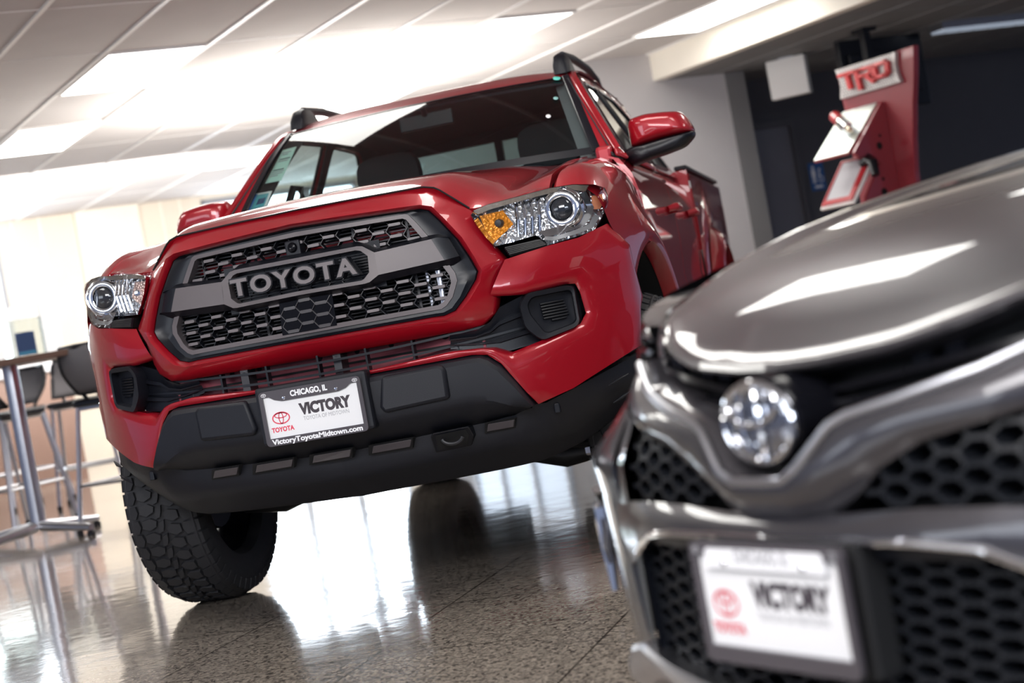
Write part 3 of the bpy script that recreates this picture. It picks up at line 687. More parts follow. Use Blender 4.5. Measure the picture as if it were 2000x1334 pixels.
# letters on a ribbed window panel
T0 = S(590, 541, 0.004); Lw = S(709, 520, 0)[0]-S(466, 560, 0)[0]
k = MB(); 
for z in np.arange(-0.05, 0.051, 0.0085): k.prism([(-0.235, T0[2]+z), (0.235, T0[2]+z), (0.235, T0[2]+z+0.004), (-0.235, T0[2]+z+0.004)], lambda u, v: (u, 0.088, v), lambda u, v: (u, 0.10, v))
k.box((-0.25, 0.10, T0[2]-0.07), (0.25, 0.106, T0[2]+0.07)); k.build('letter_backing', M['black_smooth'], gr, smooth=False)
k = MB(); text_mesh(k, 'TOYOTA', lambda u, v, d: (u, 0.045-d, T0[2]+v*1.0), 0.071, 0.0052, 0.04, width=Lw+0.009, spacing=1.22); lb = k.build('letter_base', M['black_smooth'], gr, smooth=False)
k = MB(); text_mesh(k, 'TOYOTA', lambda u, v, d: (u, 0.0045-d, T0[2]+v), 0.068, 0.0022, 0.005, width=Lw, spacing=1.22); k.build('letters', M['pill'], lb, smooth=False)
# camera block and sensor panel
cq = S(572, 485, 0.03)
k = MB(); k.box((cq[0]-0.024, cq[1]-0.004, cq[2]-0.026), (cq[0]+0.024, cq[1]+0.05, cq[2]+0.024)); cb_ = k.build('front_camera', M['black'], gr, smooth=False, bevel=0.005)
k = MB(); k.lathe([(-0.010, 0.0), (-0.012, 0.006), (-0.010, 0.012), (-0.002, 0.016)], 'y', (cq[0], cq[1]-0.002, cq[2]+0.002), 20); k.build('lens', M['black_gloss'], cb_)
k = MB(); k.prism(radp, lambda u, v: (u, yplan(u, v)+0.030, v), lambda u, v: (u, yplan(u, v)+0.085, v)); rp = k.build('sensor_panel', M['black_gloss'], gr, smooth=False)
k = MB()
rx = [p[0] for p in radp]; rz = [p[1] for p in radp]
for i in range(-4, 5):
    for j in range(-5, 4):
        x = i*PX; z = z0g+j*PZ+(0.5*PZ if i % 2 else 0)
        if inside(x, z, radp):
            k.prism(rounded([(x-PW, z-PH), (x+PW, z-PH), (x+PW, z+PH), (x-PW, z+PH)], .004, 3), lambda u, v: (u, yplan(u, v)+0.0285, v), lambda u, v: (u, yplan(u, v)+0.031, v))
        for s_ in (-1, 1):
            p, q = (x+PW, z), (x+PX-PW, z+s_*PZ/2)
            if inside(*p, radp) and inside(*q, radp): wire(k, p, q, 0.0285, 0.0008)
k.build('sensor_pattern', mat('faint_grey_pattern', (0.07, 0.065, 0.068), 0.3, var=0.03), rp, smooth=False)

# ---- bumper wings
pWi = [(956, 580), (1020, 576), (1104, 555), (1122, 554), (1131, 570), (1143, 612), (1132, 633), (1057, 665), (995, 690), (961, 680), (940, 680), (880, 686), (718, 724), (500, 772)]
pWo = [(986, 507), (1070, 480), (1130, 464), (1185, 437), (1226, 478), (1252, 580), (1249, 676), (1120, 758), (1052, 789), (979, 710), (952, 693), (922, 693), (718, 731), (500, 778)]
CW = [5, 6, 3, 4, 6, 5, 6, 5, 4, 2, 3, 6, 8]
dWi = [0.0, -.005, 0, 0, 0, 0, 0, 0, -.005, -.01, -.012, -.012, -.012, -.012]
dWo = [0.012, 0.0, 0, 0, 0, 0, 0, -.002, -.008, -.012, -.014, -.014, -.014, -.014]
Wi = row(pWi, CW, dWi); Wo = row(pWo, CW, dWo)
bl = lambda t, b_: mixrow(Wi, Wo, t, b_)
k = MB(); k.loft([back(Wi, 0.075), back(Wi, 0.012), bl(0.05, 0.003), bl(0.12, -0.005), bl(0.28, -0.007), bl(0.5, -0.006), bl(0.72, -0.004), bl(0.9, -0.001), Wo, back(Wo, 0.04)]); k.mirrored()
k.build('front_bumper', M['red'], truck, angle=50)
# ---- black centre guard
gt = [(500, 779), (718, 732), (922, 694), (941, 692), (957, 697), (979, 712), (1012, 748), (1046, 790)]
gb = [(500, 915), (700, 880), (890, 840), (925, 833), (950, 828), (975, 822), (1005, 812), (1042, 796)]
CG = [8, 8, 3, 3, 3, 5, 5]
gT = row(gt, CG, -0.004); gB = row(gb, CG, 0.05)
gr_ = lambda t, b_: mixrow(gT, gB, t, b_)
k = MB(); k.loft([back(gT, 0.03), gT, gr_(0.04, -0.03), gr_(0.10, -0.042), gr_(0.3, -0.052), gr_(0.52, -0.060), gr_(0.60, -0.062), gr_(0.68, -0.055), gr_(0.9, -0.02), gB, back(gB, 0.06)]); k.mirrored()
guard = k.build('bumper_guard', M['black'], truck, angle=28)
for s_ in (1, -1):
    pq = [(748, 735), (860, 711), (873, 718), (882, 778), (755, 806), (746, 794)]
    P0 = [S(*q, -0.030) for q in pq]
    k = MB(); k.prism([(p[0], p[2]) for p in P0], lambda u, v: (u, yplan(u, v)-0.056, v), lambda u, v: (u, yplan(u, v)-0.01, v))
    if s_ < 0: k.flipx()
    k.build('guard_pad', M['black'], guard, bevel=0.018, smooth=True)
# ---- air dam
pT = [(500, 915), (700, 878), (950, 824), (1005, 811), (1046, 789), (1066, 787), (1120, 759), (1246, 691)]
pM = [(500, 972), (700, 932), (922, 886), (990, 872), (1050, 869), (1085, 858), (1130, 838), (1249, 745)]
pB = [(500, 1010), (757, 959), (960, 921), (1018, 909), (1060, 899), (1095, 885), (1140, 862), (1244, 785)]
CT = [7, 8, 3, 3, 2, 4, 8]
aT = row(pT, CT, [.045, .045, .045, .04, .03, .012, .012, .06]); aM = row(pM, CT, [.0, .0, .0, 0.0, .0, .0, .02, .07]); aB = row(pB, CT, [.05, .05, .05, .05, .05, .05, .07, .12])
k = MB(); k.loft([back(aT, 0.04), aT, mixrow(aT, aM, 0.35, -0.006), mixrow(aT, aM, 0.75, -0.012), aM, mixrow(aM, aB, 0.12, 0.0), mixrow(aM, aB, 0.9, 0.0), aB, back(aB, 0.10)]); k.mirrored()
dam = k.build('air_dam', M['black'], truck, angle=38)
slots = [(415, 462, 925, .012), (495, 570, 912, .012), (606, 684, 893, .012), (722, 802, 874, .012), (949, 1003, 833, .012)]
for x0, x1, yc, t in slots:
    sl_ = -0.19; q = [S(x0-4, yc-sl_*(x0-x1)/2*0+9-sl_*0+ (x0-(x0+x1)/2)*sl_*1.0, 0.0), S(x1+2, yc+9+(x1-(x0+x1)/2)*sl_, 0.0), S(x1+2, yc-11+(x1-(x0+x1)/2)*sl_, 0.0), S(x0-4, yc-11+(x0-(x0+x1)/2)*sl_, 0.0)]
    k = MB(); k.prism([(p[0], p[2]) for p in q], lambda u, v: (u, yplan(u, v)+0.010, v), lambda u, v: (u, yplan(u, v)+0.07, v)); so = k.build('vent_slot', M['void'], dam, smooth=False)
    q2 = [q[0]*.9+q[1]*.1, q[1]*.97+q[0]*.03, q[2]*.97+q[3]*.03, q[3]*.9+q[2]*.1]
    cz = sum(p[2] for p in q2)/4
    k = MB(); k.prism([(p[0], cz+(p[2]-cz)*0.72) for p in q2], lambda u, v: (u, yplan(u, v)+0.005, v), lambda u, v: (u, yplan(u, v)+0.03, v)); k.build('slot_panel', M['frame'], so, smooth=False, bevel=0.002)
# tow hook opening
q = [S(841, 853), S(851, 884), S(921, 870), S(926, 850), S(916, 832), S(846, 846)]
k = MB(); k.prism([(p[0], p[2]) for p in q], lambda u, v: (u, yplan(u, v)-0.004, v), lambda u, v: (u, yplan(u, v)+0.05, v)); tw = k.build('tow_hook_bezel', M['black_smooth'], dam, smooth=False, bevel=0.004)
q = [S(852, 854), S(857, 878), S(914, 867), S(917, 848), S(910, 838), S(852, 850)]
k = MB(); k.prism([(p[0], p[2]) for p in q], lambda u, v: (u, yplan(u, v)-0.006, v), lambda u, v: (u, yplan(u, v)+0.02, v)); k.build('opening', M['void'], tw, smooth=False)
hk = S(884, 852, -0.012); k = MB()
k.tube([(hk[0]+0.03*math.cos(t)*1.1, hk[1]-0.004, hk[2]+0.022*math.sin(t)) for t in np.linspace(-0.2, -math.pi+0.2, 12)], 0.007, 10); k.build('tow_hook', M['metal_dark'], tw)
for q_ in ((1213, 742, 1196, 750), (1224, 772, 1206, 784)):
    a_, b_ = S(q_[0]+14, q_[1]-12, -.002), S(q_[2]-8, q_[3]+3, -.002); k = MB(); k.tube([a_, (a_+b_)/2+np.array([0, -.006, 0]), b_], [.002, .006, .002], 8); build_pair(k, 'side_fin', M['black_smooth'], dam)
# side clips under the bumper
cl = S(1088, 795, 0.0); k = MB(); k.box((cl[0]-0.008, cl[1]-0.004, cl[2]-0.018), (cl[0]+0.008, cl[1]+0.02, cl[2]+0.012)); build_pair(k, 'bumper_clip', M['black_smooth'], dam, smooth=False, bevel=0.003)
# ---- lower intake: bars, crash beam, black side panels
k = MB(); k.box((-0.50, 0.165, 0.715), (0.50, 0.21, 0.81)); bm_ = k.build('crash_beam', M['pink_beam'], truck, smooth=False, bevel=0.004)
k = MB()
for x in (-.31, -.22, -.02, .1, .21, .38): k.lathe([(-0.0, 0.0), (0.0, 0.008 if x != .38 else .012)], 'y', (x, 0.1645, 0.785), 14)
k.box((-.5, .163, .750), (.5, .1645, .757)); k.build('beam_holes', M['void'], bm_, smooth=False)
k = MB()
for x in (-.245, .055): k.box((x-.012, .10, .72), (x+.012, .165, .80)); k.lathe([(-.001, 0), (0, .007), (.01, .008)], 'y', (x, .10, .785), 12)
k.build('beam_bracket', M['alu'], bm_, smooth=False)
zb1, zb2 = S(800, 688, 0)[2]+0.005, S(800, 708, 0)[2]+0.012
k = MB()
for zb in (0.772, 0.738):
    X_ = np.linspace(-0.64, 0.64, 41); rows = []
    for h_, t_ in ((-.0035, 0.075), (-.0035, .045), (.0035, .045), (.0035, .075)): rows.append([(x, yplan(x, .7)+t_, zb+h_+0.028*(abs(x)/.6)**2) for x in X_])
    rows.append(rows[0]); k.loft(rows)
for x in (-.44, -.33, -.17, -.0, .15, .29, .42): k.box((x-.003, yplan(x, .7)+.05, .71), (x+.003, yplan(x, .7)+.08, .805))
k.build('intake_bars', M['black_smooth'], truck, angle=30)
ip_t = row([(878, 655), (930, 646), (958, 628), (976, 600), (1022, 576)], [3, 3, 3, 4], 0.035); ip_b = row([(880, 682), (930, 682), (960, 684), (978, 690), (1056, 668)], [3, 3, 3, 4], 0.05)
k = MB(); k.loft([back(ip_t, .05), ip_t, mixrow(ip_t, ip_b, .28, 0.004), mixrow(ip_t, ip_b, .30, -.008), mixrow(ip_t, ip_b, .38, -.008), mixrow(ip_t, ip_b, .40, .006), mixrow(ip_t, ip_b, .66, .006), mixrow(ip_t, ip_b, .68, -.008), mixrow(ip_t, ip_b, .76, -.008), mixrow(ip_t, ip_b, .78, .004), ip_b, back(ip_b, .05)]); build_pair(k, 'intake_side_panel', M['black_smooth'], truck, angle=30)
# ---- fog bezels
fo = [(1012, 596), (1027, 571), (1105, 556), (1119, 557), (1124, 564), (1135, 628), (1127, 640), (1062, 666), (1049, 661), (1024, 641)]
fi = [(1029, 594), (1038, 580), (1108, 566), (1114, 567), (1118, 573), (1127, 624), (1121, 632), (1072, 651), (1063, 649), (1034, 614)]
fl = [(1054, 593), (1066, 588), (1098, 583), (1104, 584), (1108, 589), (1116, 614), (1110, 622), (1080, 631), (1069, 629), (1057, 606)]
for s_ in (1, -1):
    def loop(pts, dy):
        P = rounded([(p[0], p[2]) for p in [S(*q, dy) for q in pts]], 0.014, 3); return [np.array([u, yplan(u, v)+dy, v]) for u, v in P]
    F0 = loop(fo, 0.03); F1 = loop([(a+(1073-a)*.05, b+(610-b)*.05) for a, b in fo], -0.012); F2 = loop(fi, -0.006); F3 = loop([(a+(1076-a)*.06, b+(610-b)*.06) for a, b in fi], 0.03); F4 = loop(fl, 0.036)
    k = MB(); k.loft([back(F0, .03), F0, F1, F2, F3, F4], closed=True); k.add(F4, [tuple(range(len(F4)))])
    if s_ < 0: k.flipx()
    fb = k.build('fog_lamp_bezel', M['black'], truck, angle=40)
    a_, b_ = S(1050, 600, .03), S(1118, 600, .03); zt, zb_ = S(1080, 588, .03)[2]-0.003, S(1085, 628, .03)[2]+0.006
    k = MB()
    for q in range(7):
        z = zb_+(zt-zb_)*q/6; xa, xb = S(1060+q*-0.4, 610, .03)[0], S(1112-q*1.3, 610, .03)[0]
        if q == 0: xa += .02; xb -= .01
        k.tube([(x, yplan(x, z)+0.028, z+(x-xa)*0.02) for x in np.linspace(xa, xb, 7)], 0.0036, 8)
    if s_ < 0: k.flipx()
    k.build('louvre', M['black_smooth'], fb)
# ---- headlights
hl = [(919, 420), (925, 411), (953, 399), (1013, 383), (1073, 367), (1118, 360), (1160, 360), (1178, 366), (1184, 380), (1185, 395), (1176, 423), (1160, 450), (1126, 462), (1082, 475), (1070, 479), (1062, 469), (1048, 460), (998, 474), (967, 481), (950, 465), (933, 443)]
def facet_mat(name='faceted_reflector', col=(0.95, 0.96, 0.98), metal=0.8, sc=62, rough=0.10):
    m = mat(name, col, rough, metal); nt = m.node_tree; b = nt.nodes['Principled BSDF']
    tc = nt.nodes.new('ShaderNodeTexCoord'); v = nt.nodes.new('ShaderNodeTexVoronoi'); v.inputs['Scale'].default_value = sc; v.feature = 'F1'
    bp = nt.nodes.new('ShaderNodeBump'); bp.inputs['Strength'].default_value = 0.9; bp.inputs['Distance'].default_value = 0.012
    nt.links.new(tc.outputs['Object'], v.inputs['Vector']); nt.links.new(v.outputs['Distance'], bp.inputs['Height']); nt.links.new(bp.outputs['Normal'], b.inputs['Normal'])
    return m
M['reflector'] = facet_mat()
M['amber'] = facet_mat('amber_reflector', (1.0, 0.34, 0.02), 0.35, 95, 0.15)
M['lens_dark'] = mat('projector_glass', (0.02, 0.022, 0.028), 0.03, 0.0, 1.0, 0.01, var=0.1)
def area_fill(mb, pts, dy, mi=0):
    """filled patch on the skin, from a pixel outline"""
    P = [S(*q, dy) for q in pts]; pts2 = [(p[0], p[2]) for p in P]
    bm = bmesh.new(); vs = [bm.verts.new((x, 0, z)) for x, z in pts2]; bm.faces.new(vs)
    bmesh.ops.triangulate(bm, faces=bm.faces); 
    for _ in range(3):
        bmesh.ops.subdivide_edges(bm, edges=[e for e in bm.edges if e.calc_length() > 0.02], cuts=1, use_grid_fill=False)
        bmesh.ops.triangulate(bm, faces=bm.faces)
    bm.verts.index_update()
    mb.add([(v.co.x, yplan(v.co.x, v.co.z)+dy, v.co.z) for v in bm.verts], [tuple(v.index for v in f.verts) for f in bm.faces], mi); bm.free()
def ring_on(mb, c, r0, r1, y0, y1, n=32, mi=0):
    mb.lathe([(y1, r0*0.98), (y0, r0), (y0-0.004, (r0+r1)/2), (y0, r1), (y1, r1*1.02)], 'y', (c[0], c[1], c[2]), n, mi)
for s_ in (1, -1):
    out = [S(*q, 0.0) for q in hl]; n_ = len(out); cen = sum(out)/n_
    def inset(t, dy): return [skin(p+(cen-p)*t, dy) for p in out]
    k = MB(); k.loft([inset(0, 0.004), inset(0.0, 0.03), inset(0.03, 0.055), inset(0.10, 0.075)], closed=True)
    tmp = [(1000+(q[0]-1000)*1.0, q[1]) for q in hl]
    if s_ < 0: k.flipx()
    h = k.build('headlight', M['chrome'], truck, angle=30)
    k = MB(); area_fill(k, [(q[0]+(1062-q[0])*.02, q[1]+(415-q[1])*.02) for q in hl], 0.072)
    if s_ < 0: k.flipx()
    k.build('reflector', M['reflector'], h, angle=60, recalc=False)
    k = MB(); area_fill(k, hl, -0.004); k.loft([inset(0, -0.004), inset(0, 0.006)], closed=True)
    if s_ < 0: k.flipx()
    k.build('outer_lens', M['clear'], h, angle=60)
    # brow strip and lower chrome trim
    k = MB()
    top = [(925, 412), (953, 400), (1013, 384), (1073, 368), (1118, 361), (1150, 362)]; low = [(933, 419), (957, 409), (1015, 393), (1075, 377), (1116, 371), (1144, 373)]
    a1 = row(top, [2]*5, 0.012); a2 = row(low, [2]*5, 0.022); k.loft([back(a1, .03), a1, a2, back(a2, .04)])
    l1 = row([(1144, 373), (1160, 405), (1154, 425), (1142, 440), (1100, 455), (1066, 463)], [3]*5, 0.018); l2 = row([(1133, 378), (1147, 405), (1142, 418), (1133, 428), (1096, 441), (1052, 452)], [3]*5, 0.026)
    k.loft([back(l1, .03), l1, l2, back(l2, .045)])
    if s_ < 0: k.flipx()
    k.build('chrome_trim', M['chrome'], h, angle=30)
    k = MB(); d1 = row([(1062, 468), (1082, 470), (1126, 457), (1158, 445), (1172, 422)], [3]*4, 0.006); d2 = row([(1064, 462), (1084, 462), (1124, 449), (1150, 438), (1161, 418)], [3]*4, 0.012); k.loft([d1, d2])
    if s_ < 0: k.flipx()
    k.build('lower_strip', M['satin'], h)
    # projector
    c_ = S(1097, 408, 0.03); k = MB(); ring_on(k, c_, 0.036, 0.054, -0.004, 0.045)
    k.lathe([(0.0, 0.056), (-0.002, 0.060), (0.006, 0.066), (0.03, 0.066)], 'y', c_, 36)
    if s_ < 0: k.flipx()
    pr = k.build('projector_ring', M['chrome'], h, angle=50)
    k = MB(); k.lathe([(-0.020*math.cos(t), 0.036*math.sin(t)) for t in np.linspace(0, math.pi/2, 9)], 'y', (c_[0], c_[1]+0.006, c_[2]), 32)
    if s_ < 0: k.flipx()
    k.build('projector_lens', M['lens_dark'], pr)
    # amber indicator inside and side marker outside
    k = MB(); area_fill(k, [(936, 422), (982, 411), (1003, 438), (965, 474), (957, 466)], 0.055)
    if s_ < 0: k.flipx()
    am = k.build('indicator', M['amber'] if s_ > 0 else facet_mat('pale_amber_reflector', (0.92, 0.66, 0.58), 0.5, 95, 0.15), h, angle=60, recalc=False)
    bq = S(974, 436, 0.048); k = MB(); k.lathe([(-0.012, 0.0), (-0.010, 0.010), (0.0, 0.013), (0.02, 0.014)], 'y', bq, 16)
    if s_ < 0: k.flipx()
    k.build('bulb', M['metal_dark'] if s_ > 0 else M['chrome'], am)
    k = MB(); area_fill(k, [(1155, 383), (1176, 379), (1179, 395), (1172, 408), (1158, 409)], 0.03)
    if s_ < 0: k.flipx()
    k.build('side_marker', mat('salmon_reflector', (0.75, 0.30, 0.16), 0.25, 0.2, bump=0.5, bscale=90, var=0.2), h, angle=60, recalc=False)
    k = MB()
    for px_ in (1008, 1022, 1036, 1050):
        p, q = S(px_, 398-(px_-1008)*.25, .06), S(px_+4, 462-(px_-1008)*.2, .06); k.tube([p, (p+q)/2+np.array([.004, -.008, 0]), q], 0.006, 8)
    if s_ < 0: k.flipx()
    k.build('reflector_ribs', M['chrome'], h)
    # louvred black vent below
    vp = [(984, 483), (1048, 467), (1058, 470), (1069, 481), (995, 501)]
    k = MB(); P0 = [(p[0], p[2]) for p in [S(*q, 0.0) for q in vp]]; k.prism(P0, lambda u, v: (u, yplan(u, v)+0.012, v), lambda u, v: (u, yplan(u, v)+0.06, v))
    if s_ < 0: k.flipx()
    vt = k.build('vent', M['void'], truck, smooth=False)
    k = MB()
    for q in range(5):
        t_ = (q+0.4)/5; a_ = S(985+t_*10, 484+t_*15, .004); b_ = S(1054+t_*13, 469+t_*10, .004); k.tube([a_, (a_+b_)/2+np.array([0, -.003, 0]), b_], 0.0042, 6)
    if s_ < 0: k.flipx()
    k.build('louvre', M['black_smooth'], vt)

# ---- hood
def zhood(X, y):
    X = abs(X)
    zc = np.interp(y, [0.05, .13, .2, .3, .45, .6, .8, 1.0, 1.2, 1.45], [1.20, 1.238, 1.262, 1.283, 1.300, 1.311, 1.324, 1.336, 1.346, 1.356])
    D = np.interp(y, [0.1, .3, .6, .9, 1.2, 1.45], [0.110, 0.098, 0.078, 0.055, 0.034, 0.022])
    t = min(1, max(0, (X-0.40)/0.20)); t = t*t*(3-2*t)
    z = zc-0.012*(X/0.4)**2*(1 if X < .4 else 1)-D*t
    if X > .40: z += 0.012*((X/0.4)**2-1)*0.9
    # shallow hollow of the power dome towards the windscreen
    z -= 0.010*math.exp(-((X-0.43)/0.05)**2)*np.interp(y, [.45, .7, 1.0, 1.2], [0, 1, 1, 0])
    if X > .6: z += 0.018*((X-.6)/.13)**2
    return z
def yh0(X):
    return float(np.interp(abs(X), [0, .2, .40, .45, .52, .6, .68, .737], [.135, .138, .15, .165, .195, .245, .30, .345]))
def zh0(X):
    return float(np.interp(abs(X), [0, .2, .40, .435, .47, .52, .6, .68, .737], [1.237, 1.235, 1.231, 1.222, 1.19, 1.143, 1.150, 1.164, 1.172]))
xs = np.concatenate([np.linspace(0, .38, 11), np.linspace(.40, .62, 16), np.linspace(.64, 1.0, 8)])
ts = np.array([0, .01, .03, .06, .1, .15, .22, .3, .4, .5, .6, .7, .8, .9, 1.0]); rows = []
for t in ts:
    r_ = []
    for x in xs:
        if x <= .64: X = x
        yb = 1.36-0.12*(1-(min(x, 1)/1)**2)
        u = x/1.0
        Xf = x if x <= .62 else .62+(x-.62)/.38*(.117); Xb = x if x <= .62 else .62+(x-.62)/.38*.072
        X = Xf+(Xb-Xf)*t; y0 = yh0(Xf); y = y0+(1.40-0.15*(1-(X/.7)**2)-y0)*t
        zz = zhood(X, y); k0 = math.exp(-t/0.035); z = zz*(1-k0)+min(zz, zh0(Xf))*k0 if t > 0 else zh0(Xf)
        edge = [(.35, 1.172), (.45, 1.215), (.65, 1.25), (.9, 1.285), (1.2, 1.31), (1.42, 1.33)]
        if x > .62:
            ze = float(np.interp(y, [e[0] for e in edge], [e[1] for e in edge])); w_ = ((x-.62)/.38)**1.5; z = z*(1-w_)+ze*w_
        r_.append(np.array([X, y, z]))
    rows.append(r_)
front_in = [p+np.array([0, .03, -.02]) for p in rows[0]]
k = MB(); k.loft([front_in]+rows); sd = [r_[-1] for r_ in rows]; k.loft([sd, [p+np.array([-.004, 0, -.03]) for p in sd]]); k.mirrored(); k.build('hood', M['red'], truck, angle=50)
sm_ = [p+np.array([0, -.001, .001]) for p in rows[0] if p[0] < .53]
k = MB(); k.tube([np.array([-p[0], p[1], p[2]]) for p in sm_[:0:-1]]+sm_, .0028, 6); k.build('hood_gap_line', M['void'], truck)  # dark tube stands in for the shaded gap at the hood front
# ---- fenders, doors, bed
GAP = [(.743, .35, 1.172), (.741, .45, 1.215), (.736, .65, 1.25), (.726, .9, 1.285), (.706, 1.2, 1.31), (.70, 1.42, 1.325)]
AC, AZ, AR_ = 0.92, 0.39, 0.575
def archpt(c, ang, R, X): return (X, c+R*math.cos(math.radians(ang)), AZ+R*math.sin(math.radians(ang)))
NF = 22
r0 = resamp(GAP, NF, True)
r1 = resamp([(.812, .405, 1.165), (.797, .56, 1.25), (.795, .8, 1.275), (.79, 1.1, 1.295), (.775, 1.42, 1.305)], NF, True)
r2 = resamp([(.872, .435, 1.135), (.877, .62, 1.19), (.873, .85, 1.212), (.868, 1.1, 1.222), (.845, 1.42, 1.22)], NF, True)
r3 = resamp([(.884, .415, 1.03), (.898, .62, 1.09), (.895, .9, 1.13), (.885, 1.15, 1.13), (.862, 1.42, 1.11)], NF, True)
ang = np.linspace(128, 18, NF-4)
def archrow(c, R, X, tail):
    P = [archpt(c, a, R, X) for a in ang]; return np.array(P+tail)
rl0 = archrow(AC, .69, .905, [(.885, 1.44, .52)]*0+[(.888, 1.58, .60), (.875, 1.60, .55), (.87, 1.62, .5), (.87, 1.62, .45)])
r4 = np.array([(r3[i]*.35+np.array(archpt(AC, 128-110*i/(NF-1), .66, .925))*.65) for i in range(NF)])
for i in range(NF):
    r4[i][1] = min(r4[i][1], 1.42)
r4[:, 0] = np.interp(np.arange(NF), [0, NF*.6, NF-1], [.912, .925, .868])
r5 = np.array([archpt(AC, 127-115*i/(NF-1), .615, .922+.022*min(1, i/5)) for i in range(NF)]); r6 = np.array([archpt(AC, 127-117*i/(NF-1), AR_, .922+.022*min(1, i/5)) for i in range(NF)]); r7 = np.array([archpt(AC, 127-117*i/(NF-1), AR_-.005, .885) for i in range(NF)])
k = MB(); k.loft([[p+np.array([0.0, 0, -.03]) for p in r0], r0, r1, r2, r3, r4, r5, r6, r7])
k2 = MB(); k2.v, k2.f, k2.mi = list(k.v), list(k.f), list(k.mi); k2.flipx()
for kk in (k, k2): kk.build('fender', M['red'], truck, angle=60, subsurf=1)
for s_ in (1, -1):
    for c_ in (AC, 4.15):
        k = MB(); A_ = [archpt(c_, a, AR_-.002, .89) for a in np.linspace(131, -12, 26)]; B_ = [archpt(c_, a, AR_-.002, .45) for a in np.linspace(131, -12, 26)]
        k.loft([A_, B_]); k.add(B_, [tuple(range(len(B_)))])
        if s_ < 0: k.flipx()
        k.build('wheel_well_liner', M['void'], truck)
def side_rows(y0, y1, n=9):
    prof = [(.765, 1.315), (.80, 1.300), (.838, 1.24), (.858, 1.15), (.862, 1.0), (.855, .85), (.866, .72), (.862, .60), (.835, .50)]
    return [[(x, y, z) for y in np.linspace(y0, y1, n)] for x, z in prof]
for s_ in (1, -1):
    for nm, y0, y1, yhnd in (('front_door', 1.425, 2.515, 2.34), ('rear_door', 2.523, 3.44, 3.18)):
        k = MB(); R_ = side_rows(y0, y1); k.loft(R_); k.loft([[(x-.02, y, z) for x, y, z in [r_[0] for r_ in R_]], [r_[0] for r_ in R_]]); k.loft([[r_[-1] for r_ in R_], [(x-.02, y, z) for x, y, z in [r_[-1] for r_ in R_]]])
        if s_ < 0: k.flipx()
        dr = k.build(nm, M['red'], truck, angle=50)
        k = MB(); k.tube([(.862, yhnd-.10, 1.12), (.892, yhnd-.08, 1.125), (.897, yhnd, 1.125), (.892, yhnd+.08, 1.122), (.862, yhnd+.10, 1.118)], [.012, .017, .018, .017, .012], 12)
        if s_ < 0: k.flipx()
        k.build('door_handle', M['red'], dr)
    # bed side
    k = MB(); n = 30; ys = np.linspace(3.46, 5.39, n)
    tp = [(.84, y, 1.345) for y in ys]; tp2 = [(.868, y, 1.32) for y in ys]; m1 = [(.872, y, 1.12) for y in ys]
    an = np.linspace(178, 2, n-10)
    lipX = .944
    lip = [(.86, y, .52) for y in np.linspace(3.46, 3.56, 5)]+[archpt(4.15, a, AR_, lipX) for a in an]+[(.86, y, .55) for y in np.linspace(4.75, 5.39, 5)]
    fl1 = [(.865, y, .6) for y in np.linspace(3.46, 3.5, 5)]+[archpt(4.15, a, AR_+.06, .935) for a in an]+[(.865, y, .62) for y in np.linspace(4.8, 5.39, 5)]
    fl2 = [(.868, y, .8) for y in np.linspace(3.46, 3.48, 5)]+[archpt(4.15, a, AR_+.11, .885) for a in an]+[(.868, y, .8) for y in np.linspace(4.85, 5.39, 5)]
    k.loft([[(x-.05, y, z-.01) for x, y, z in tp], tp, tp2, m1, fl2, fl1, lip, [(x-.04, y, z) for x, y, z in lip]])
    if s_ < 0: k.flipx()
    k.build('bed_side', M['red'], truck, angle=60)
    k = MB(); k.box((.80, 3.48, 1.345), (.862, 5.39, 1.365))
    if s_ < 0: k.flipx()
    k.build('bed_rail_cap', M['black'], truck, smooth=False, bevel=0.005)
    k = MB(); k.tube([(.80, 1.45, .44), (.83, 1.6, .42), (.83, 3.3, .42), (.80, 3.45, .44)], .03, 12)
    if s_ < 0: k.flipx()
    k.build('side_step', M['black'], truck)
k = MB(); k.box((-.80, 5.37, .62), (.80, 5.40, 1.35)); k.box((-.86, 3.46, .62), (.86, 3.48, 1.34)); k.box((-.8, 3.48, .70), (.8, 5.37, .74)); k.build('bed_and_tailgate', M['red'], truck, smooth=False)
# ---- cab: windscreen, roof, pillars
def W(u, v):
    a = np.array([.722*u, 1.50-.13*(1-u*u), 1.343+.012*(1-u*u)]); b = np.array([.592*u, 1.94-.09*(1-u*u), 1.697+.004*(1-u*u)])
    p = a*(1-v)+b*v; return p+np.array([0, -.02, .012])*4*v*(1-v)
us = np.linspace(-1, 1, 25); vs_ = np.linspace(0, 1, 13)
k = MB(); k.loft([[W(u, v) for u in us] for v in vs_]); k.build('windshield', M['windshield'], truck, angle=80)
nW = np.array([0, -.6, .8])
k = MB()
for s_ in (1, -1):
    k.loft([[W(s_*q, v)+nW*h_ for v in vs_] for q, h_ in ((.965, .002), (.97, .006), (1.0, .008), (1.012, .004), (1.012, -.02))])
k.loft([[W(u, v)+nW*h_ for u in us] for v, h_ in ((-.02, .003), (.05, .004))]); k.loft([[W(u, v)+nW*.0015 for u in us] for v in (.985, 1.0)])
k.build('windshield_trim', M['black_smooth'], truck)
def zroof(y): return float(np.interp(y, [1.85, 1.92, 2.0, 2.2, 2.5, 2.9, 3.3, 3.45], [1.700, 1.733, 1.753, 1.777, 1.790, 1.785, 1.760, 1.738]))
rows = []
